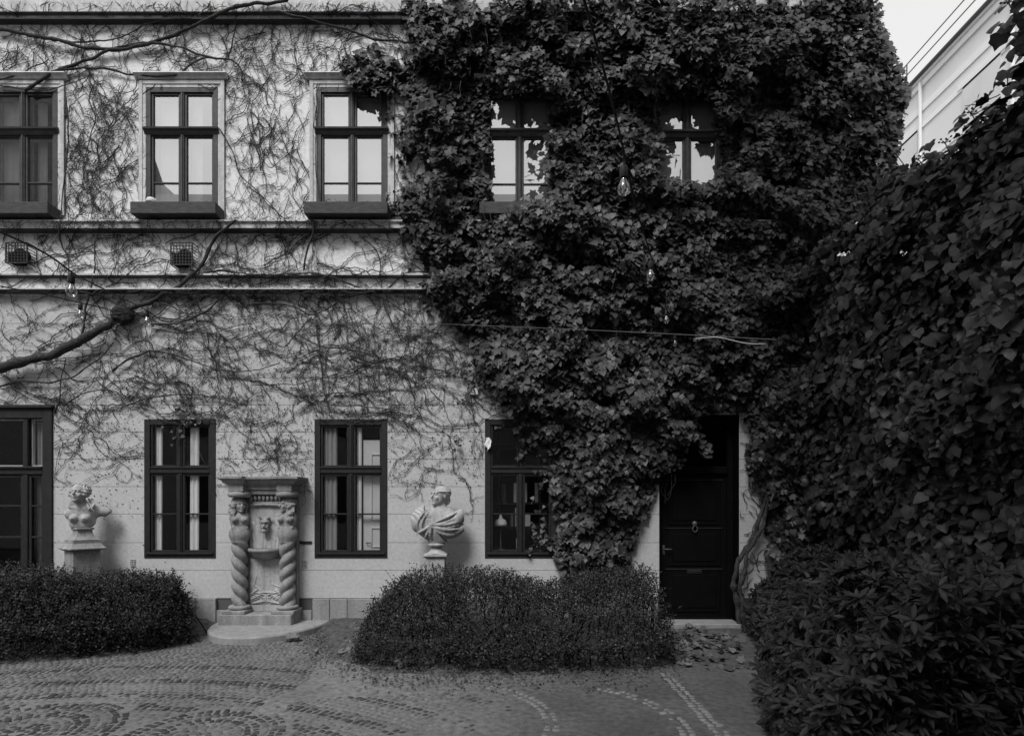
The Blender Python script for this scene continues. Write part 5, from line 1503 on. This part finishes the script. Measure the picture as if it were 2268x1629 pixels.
jb = thing('junction_box', 'small white box on the wall where the bare creeper meets the ivy', 'box', loc=W(1050, 868, 0))
MB().box(-.065, .065, -.05, -.001, -.05, .05, .01).build('cover', 'enamel', jb)
MB().box(-.02, .02, -.056, -.0505, -.02, .02, .003).build('knockout', 'enamel', jb)
wl_ = thing('wall_lamp', 'small hooded dark fitting on the wall beside the third upper window', 'lamp', loc=W(906, 347, 0))
MB().profile_x([(0, .05), (.13, .035), (.15, -.02), (.13, -.03), (0, -.01)], -.06, .06).build('hood', 'iron', wl_)
MB().box(-.045, .045, -.02, -.001, -.09, -.012, .006).build('base_plate', 'iron', wl_)
sc = thing('cloth_scrap', 'crumpled pale rag caught on the frame of the window beside the ivy', 'rag', loc=W(1080, 985, .05))
r5 = np.random.default_rng(8); v = []; f = []
for j in range(9):
    for i in range(6):
        zf = .11 - .20 * j / 8; wd = .01 + .045 * math.sin(math.pi * min(1, j / 7.5 + .1)) 
        v.append((wd * (i / 2.5 - 1) + .012 * math.sin(j * 1.3) + r5.normal(0, .004), -.012 * math.sin(i * 2.1 + j) + r5.normal(0, .003), zf))
for j in range(8):
    for i in range(5): f.append((j * 6 + i, j * 6 + i + 1, j * 6 + i + 7, j * 6 + i + 6))
mk('fabric', v, f, 'linen', sc, True)
gf = MB()
for k in range(9):
    x, y = 1410 + k * 5.0, 1273 - k * .9
    gf.tube([W(x, y + 4, .003), W(x + 1.6, y - 4 + 2 * (k % 2), .003), W(x + 3.2, y + 3, .003)], .0025, 4)
    if k % 3 == 0: gf.tube([W(x - 1, y, .003), W(x + 4, y - 1, .003)], .0022, 4)
tag(gf.build('scribble', 'iron'), 'short dark illegible scribble on the wall left of the black door', 'graffiti')

# ------------------------------------------------------------------ behind the glass
def drape(lab, name, cat, xa, xb, za, zb, y, m, folds, amp=.015, group=None):
    n = max(8, folds * 6); v = []; f = []
    for j, z in enumerate((za, (za + zb) / 2, zb)):
        for i in range(n + 1):
            t_ = i / n; v.append((xa + (xb - xa) * t_, y + amp * math.sin(t_ * folds * 6.283 + .5 * j), z))
    for j in range(2):
        for i in range(n): f.append((j * (n + 1) + i, j * (n + 1) + i + 1, (j + 1) * (n + 1) + i + 1, (j + 1) * (n + 1) + i))
    o = thing(name, lab, cat, group)
    mk('fabric', v, f, m, o, True)
    MB().tube([(xa - .03, y, zb + .012), (xb + .03, y, zb + .012)], .009, 6, (0, 0, 1)).build('rod', 'white_paint', o)
gz0, gz1 = wz(1224), wz(942)
IN_ = .078
drape('narrow pale curtain in the left half of the ground-floor window left of the fountain', 'curtain', 'curtain', wx(337), wx(352), gz0, gz1, IN_, 'linen', 2)
drape('narrow pale curtain in the right half of the ground-floor window left of the fountain', 'curtain', 'curtain', wx(414), wx(434), gz0, gz1, IN_, 'linen', 2)
drape('grey curtain in the left half of the ground-floor window right of the fountain', 'curtain', 'curtain', wx(713), wx(743), gz0, gz1, IN_, 'linen_grey', 3)
drape('thin pale curtain strip at the middle of the ground-floor window right of the fountain', 'curtain', 'curtain', wx(788), wx(798), gz0, gz1, IN_, 'linen', 1)
drape('pale curtain strip behind the glazed door at the left edge', 'curtain', 'curtain', wx(64), wx(82), wz(1256), wz(935), IN_ + .05, 'linen_grey', 2)
idr = thing('inner_door', 'white panelled room door seen through the window right of the fountain', 'door')
x0, x1 = wx(799), wx(862); MB().box(x0, x1, .125, .16, .3, wz(972), .005).build('door_leaf', 'white_paint', idr)
for za, zb in ((1.15, 1.45), (1.55, 2.55)): MB().ring(x0 + .12, x1 - .06, za, zb, .02, .110, .126).build('panel_moulding', 'white_paint', idr)
MB().tube([(x0 + .06, .125, 1.22), (x0 + .06, .085, 1.22), (x0 + .13, .085, 1.22)], .009, 6, (0, 0, 1)).build('handle', 'iron', idr)
ub, ut2 = wz(474), wz(204)
for i, (a, b, lab, m, fo) in enumerate(((-20, 44, 'white curtain in the upper window at the left edge', 'linen', 4), (64, 86, 'narrow white curtain in the right half of the upper window at the left edge', 'linen', 2), (335, 400, 'white curtain in the left half of the second upper window', 'linen', 4), (412, 436, 'narrow white curtain in the right half of the second upper window', 'linen', 2), (458, 478, 'white curtain edge at the right side of the second upper window', 'linen', 2))):
    drape(lab, 'curtain', 'curtain', wx(a), wx(b), ub, ut2, .145 + .015 * (i % 2), m, fo, .006)
for a, b, lab in ((708, 853, 'drawn white blind filling the third upper window'), (1078, 1224, 'drawn white blind in the first ivy-framed upper window'), (1450, 1595, 'drawn white blind in the last upper window under the ivy')):
    bl = thing('window_blind', lab, 'blind', 'white blinds in the upper windows')
    n = 14; za, zb = ub, ut2
    for k in range(n):
        z = za + (zb - za) * k / n; h_ = (zb - za) / n
        MB().add([(wx(a), .160, z), (wx(b), .160, z), (wx(b), .148, z + h_ - .004), (wx(a), .148, z + h_ - .004)], [(0, 1, 2, 3)]).build('slat', 'linen', bl)
    MB().box(wx(a) - .01, wx(b) + .01, .145, .18, zb, zb + .04, .005).build('head_rail', 'white_paint', bl)
# study behind the window beside the ivy
sh = thing('bookshelf', 'tall shelf of papers seen through the window beside the ivy', 'shelf', loc=(wx(1150, -.8), .80, 0))
for k, z in enumerate((.2, .95, 1.42, 1.80, 2.25, 2.7)): MB().box(-1.0, 1.0, -.16, .16, z, z + .03).build('board', 'window_paint', sh)
for s in (-1.0, -.33, .33, 1.0): MB().box(s - .015, s + .015, -.165, .165, .0, 2.9).build('upright', 'window_paint', sh)
rb = random.Random(5); kb = 0
for z, lo_, hi_ in ((.98, .16, .3), (1.45, .16, .3), (1.83, .2, .34), (2.28, .1, .2)):
    x = -.95
    while x < .93:
        w_ = rb.choice((.04, .05, .06, .09, .22)); h_ = rb.uniform(lo_, hi_)
        if rb.random() < .78 and x + w_ < .95 and all(abs(x + w_ / 2 - q) > w_ / 2 + .02 for q in (-.33, .33)):
            bx0 = sh.location[0] + x
            o = MB().box(0, w_ - .006, -.12, .10, 0, h_, .004).build('file_box' if w_ > .1 else 'book', 'book')
            o.data.attributes.new('tone', 'FLOAT', 'POINT').data.foreach_set('value', np.full(len(o.data.vertices), rb.choice((.4, .8, 1.6, 2.6, 2.9)), np.float32))
            o.location = (bx0, sh.location[1], z)
            tag(o, 'pale file box lying among the books on the shelf behind the window beside the ivy' if w_ > .1 else 'book standing on the shelf behind the window beside the ivy', 'box' if w_ > .1 else 'book', 'file boxes on the shelf' if w_ > .1 else 'books on the shelf')
        x += w_ + rb.choice((0, 0, .02, .12))
dk_ = thing('desk', 'dark desk below the window beside the ivy', 'desk', loc=(wx(1150, -.35), .40, 0))
MB().box(-.75, .75, -.16, .16, 1.06, 1.10, .005).build('top', 'window_paint', dk_)
for sx_ in (-1, 1):
    for sy_ in (-1, 1): MB().box(sx_ * .7 - .025, sx_ * .7 + .025, sy_ * .13 - .02, sy_ * .13 + .02, .02, 1.059).build('leg', 'window_paint', dk_)
lp = thing('desk_lamp', 'small desk lamp with a pale bell shade behind the window beside the ivy', 'lamp', loc=(wx(1109, -.33), .33, 1.10))
MB().lathe([(.07, 0), (.07, .012), (.012, .02), (.008, .30), (.008, .40)], 0, 0, 16).build('stand', 'brass', lp, True)
MB().lathe([(.10, .36), (.098, .40), (.075, .455), (.03, .48), (.022, .52), (.015, .535), (.0, .54)], 0, 0, 20).build('shade', 'enamel', lp, True)

# ------------------------------------------------------------------ light strings
def spline(pts, n):
    p = np.array(pts, float); t = np.r_[0, np.cumsum(np.linalg.norm(np.diff(p, axis=0), axis=1))]
    s = np.linspace(0, t[-1], n); q = np.stack([np.interp(s, t, p[:, i]) for i in range(3)], -1)
    for _ in range(3): q[1:-1] = .25 * q[:-2] + .5 * q[1:-1] + .25 * q[2:]
    return q
def at(px, py, t): return np.array(W(px, py, T - t))
def light_string(lab, path, bulbs):
    s = thing('light_string', lab, 'string lights', 'bulb strings over the courtyard')
    q = spline([at(*p) for p in path], 60)
    MB().tube(q, .0055, 6, (.3, .2, 1)).build('cable', 'rubber', s, True)
    for (px_, py_, t_) in bulbs:
        c = at(px_, py_, t_)                                  # centre of the glass
        k = np.argmin(np.abs(q[:, 1] - c[1]) + .3 * np.abs(q[:, 0] - c[0])); drop = q[k]
        b = MB().lathe([(.0, -.034), (.013, -.031), (.024, -.021), (.030, -.005), (.0295, .006), (.024, .021), (.016, .034), (.0135, .044), (.013, .05)], 0, 0, 20).build('bulb', 'bulb_glass', s, True)
        b.location = tuple(c)
        MB().lathe([(.0135, .046), (.0165, .05), (.019, .055), (.019, .095), (.014, .108), (.005, .115)], 0, 0, 16).build('socket', 'rubber', b, True)
        MB().tube([(0, 0, .112), (.002, .002, .13), tuple(np.array(drop) - c)], .0035, 6, (0, 1, .1)).build('lead', 'rubber', b)
        MB().lathe([(.0055, .0), (.0075, .02), (.010, .046)], 0, 0, 10).build('stem_glass', 'enamel', b, True)
        for i in range(4):
            a_ = i * 1.57 + .4; MB().tube([(0.004 * math.cos(a_), .004 * math.sin(a_), -.008), (.014 * math.cos(a_), .014 * math.sin(a_), .020)], .0014, 4, (0, 1, .1)).build('filament', 'enamel', b)
light_string('light string of four bulbs running down in front of the ivy', [(1288, -20, 1.7), (1330, 128, 2.05), (1360, 240, 2.4), (1382, 335, 2.72), (1405, 450, 3.25), (1440, 560, 4.2), (1462, 640, 5.3), (1478, 690, 6.2), (1495, 738, 7.6), (1500, 752, 8.2)], [(1381, 418, 2.72), (1441, 611, 4.2), (1476, 709, 6.2), (1495, 761, 7.6)])
light_string('upper light string crossing the left wall, its near bulb the largest there', [(-30, 500, 2.9), (60, 540, 3.15), (110, 562, 3.3), (158, 604, 3.6), (240, 645, 4.5), (325, 686, 5.5), (366, 716, 6.0), (430, 690, 7.4), (470, 672, 8.3)], [(158, 645, 3.6), (326, 712, 5.5)])
light_string('lower light string with one bulb below the large bulb at the left', [(-30, 628, 4.6), (100, 652, 5.2), (177, 670, 5.5), (280, 694, 6.1), (380, 706, 6.9), (470, 712, 8.3)], [(178, 697, 5.5)])
wr = thing('support_wire', 'thin taut wire crossing the wall and ivy at mid height, white end at right', 'wire')
MB().tube(spline([W(-40, 716, .10), W(500, 716, .12), W(975, 717, .2), W(1250, 728, .9), W(1540, 742, 1.7), W(1720, 752, 2.2)], 60), .0035, 5, (0, 0, 1)).build('cable', 'steel_wire', wr)
MB().tube(spline([W(1540, 750, 1.2), W(1580, 746, 1.25), W(1600, 748, 1.3), W(1640, 758, 1.35), W(1665, 762, 1.4), W(1697, 761, 1.45)], 30), .006, 6, (0, 0, 1)).build('sleeve', 'cable_pale', wr, True)

# ------------------------------------------------------------------ stones and fallen leaves
def soil_z(x, y): return .06
for i, (px_, py_, r_, lab) in enumerate(((956, 1476, .10, 'largest pale rock, half buried under the front of the right hedge'), (897, 1479, .085, 'flat rock left of the largest rock at the hedge front'), (775, 1437, .075, 'angular pale rock on the bare soil slope right of the fountain'), (766, 1452, .065, 'small flat pale rock below the angular one on the soil slope'), (648, 1419, .07, 'small rock lying against the right end of the fountain step'), (885, 1462, .06, 'dark small rock behind the flat one under the hedge'), (700, 1447, .03, 'pebble at the foot of the soil slope nearest the paving'))):
    x, y = G(px_, py_); r7 = np.random.default_rng(50 + i)
    me = MB(); n1, n2 = 10, 7; v = []; f = []
    ph = r7.uniform(0, 6, 6)
    for j in range(n2):
        e_ = -1.2 + 2.4 * j / (n2 - 1)
        for k in range(n1):
            a_ = 6.283 * k / n1
            rr = r_ * (1 + .22 * math.sin(2 * a_ + ph[0]) + .15 * math.sin(3 * a_ + ph[1] + e_ * 2) + r7.normal(0, .07))
            v.append((rr * math.cos(a_) * math.cos(e_) * 1.25, rr * math.sin(a_) * math.cos(e_), rr * math.sin(e_) * .72))
    for j in range(n2 - 1):
        for k in range(n1): f.append((j * n1 + k, j * n1 + (k + 1) % n1, (j + 1) * n1 + (k + 1) % n1, (j + 1) * n1 + k))
    f += [tuple(range(n1 - 1, -1, -1)), tuple((n2 - 1) * n1 + k for k in range(n1))]
    o = tag(mk('rock', v, f, 'rock'), lab, 'rock', 'rocks in the planting bed'); o.location = (x, y, .03 + r_ * .35)
# gravel and crumbs at the edges of the beds
r8 = np.random.default_rng(77); n = 2600
x = r8.uniform(-3.0, 2.3, n); te = np.interp(x, [e[0] for e in EDGE_R], [e[1] for e in EDGE_R]); t_ = te + r8.normal(-.05, .22, n)
P_ = np.stack([x, t_ - T, .005 + .06 * np.clip((t_ - te) / .3, 0, 1.5)], -1)
scatter((np.array([(-.5, -.4, 0), (.5, -.3, 0), (.1, .5, 0), (0, 0, .5)], float), np.array([(0, 1, 3), (1, 2, 3), (2, 0, 3)])), P_, np.tile([0., 0, 1], (n, 1)) + r8.normal(0, .3, (n, 3)), r8.normal(0, 1, (n, 3)), r8.uniform(.008, .035, n), r8.uniform(.3, 1.6, n), 'crumbs', 'dry_leaf', None)
cr = bpy.data.objects['crumbs']; cr.name = 'loose_gravel'; tag(cr, 'loose crumbs of soil and gravel along the edge of the right planting bed', 'gravel', kind='stuff')
def fallen(n, xs, ts, seed, zlift=.0):
    r = np.random.default_rng(seed)
    x = r.normal(xs[0], xs[1], n); t = r.normal(ts[0], ts[1], n)
    return np.stack([x, t - T, .008 + r.uniform(0, .03, n) + zlift], -1), np.tile([0., -.25, 1], (n, 1)) + r.normal(0, .42, (n, 3)), r.normal(0, 1, (n, 3)), r.uniform(.05, .11, n), np.clip(r.normal(1, .4, n), .35, 2.3)
a = fallen(170, (2.38, .34), (7.45, .42), 91); b = fallen(45, (2.2, .25), (6.5, .25), 92)
P_, N_, T_, S_, tn = (np.r_[p, q] for p, q in zip(a, b))
k = (P_[:, 1] < -.2) & (P_[:, 0] > 1.85) & (P_[:, 0] < 3.1); P_, N_, T_, S_, tn = P_[k], N_[k], T_[k], S_[k], tn[k]
lib = {}
sx_, tp_, nn_ = frames(N_, T_)
for i in range(len(P_)):
    kd = i % 3; tq = round(float(tn[i]) * 3) / 3
    if (kd, tq) not in lib:
        lv, lf = (LEAF_MAPLE, LEAF_ROUND, LEAF_IVY)[kd]; lv = lv.copy(); lv[:, 2] += .25 * lv[:, 0] ** 2 + .22 * (lv[:, 1] - .4) ** 2
        lib[kd, tq] = mesh_np('fallen_leaf', lv, lf, 'dry_leaf', np.full(len(lv), tq))
    s = float(S_[i])
    M = Matrix(((sx_[i, 0] * s, tp_[i, 0] * s, nn_[i, 0] * s, P_[i, 0]), (sx_[i, 1] * s, tp_[i, 1] * s, nn_[i, 1] * s, P_[i, 1]), (sx_[i, 2] * s, tp_[i, 2] * s, nn_[i, 2] * s, P_[i, 2]), (0, 0, 0, 1)))
    tag(link('fallen_leaf', lib[kd, tq], None, M), 'dry curled leaf in the drift of fallen leaves before the black door', 'leaf', 'fallen leaves before the door')
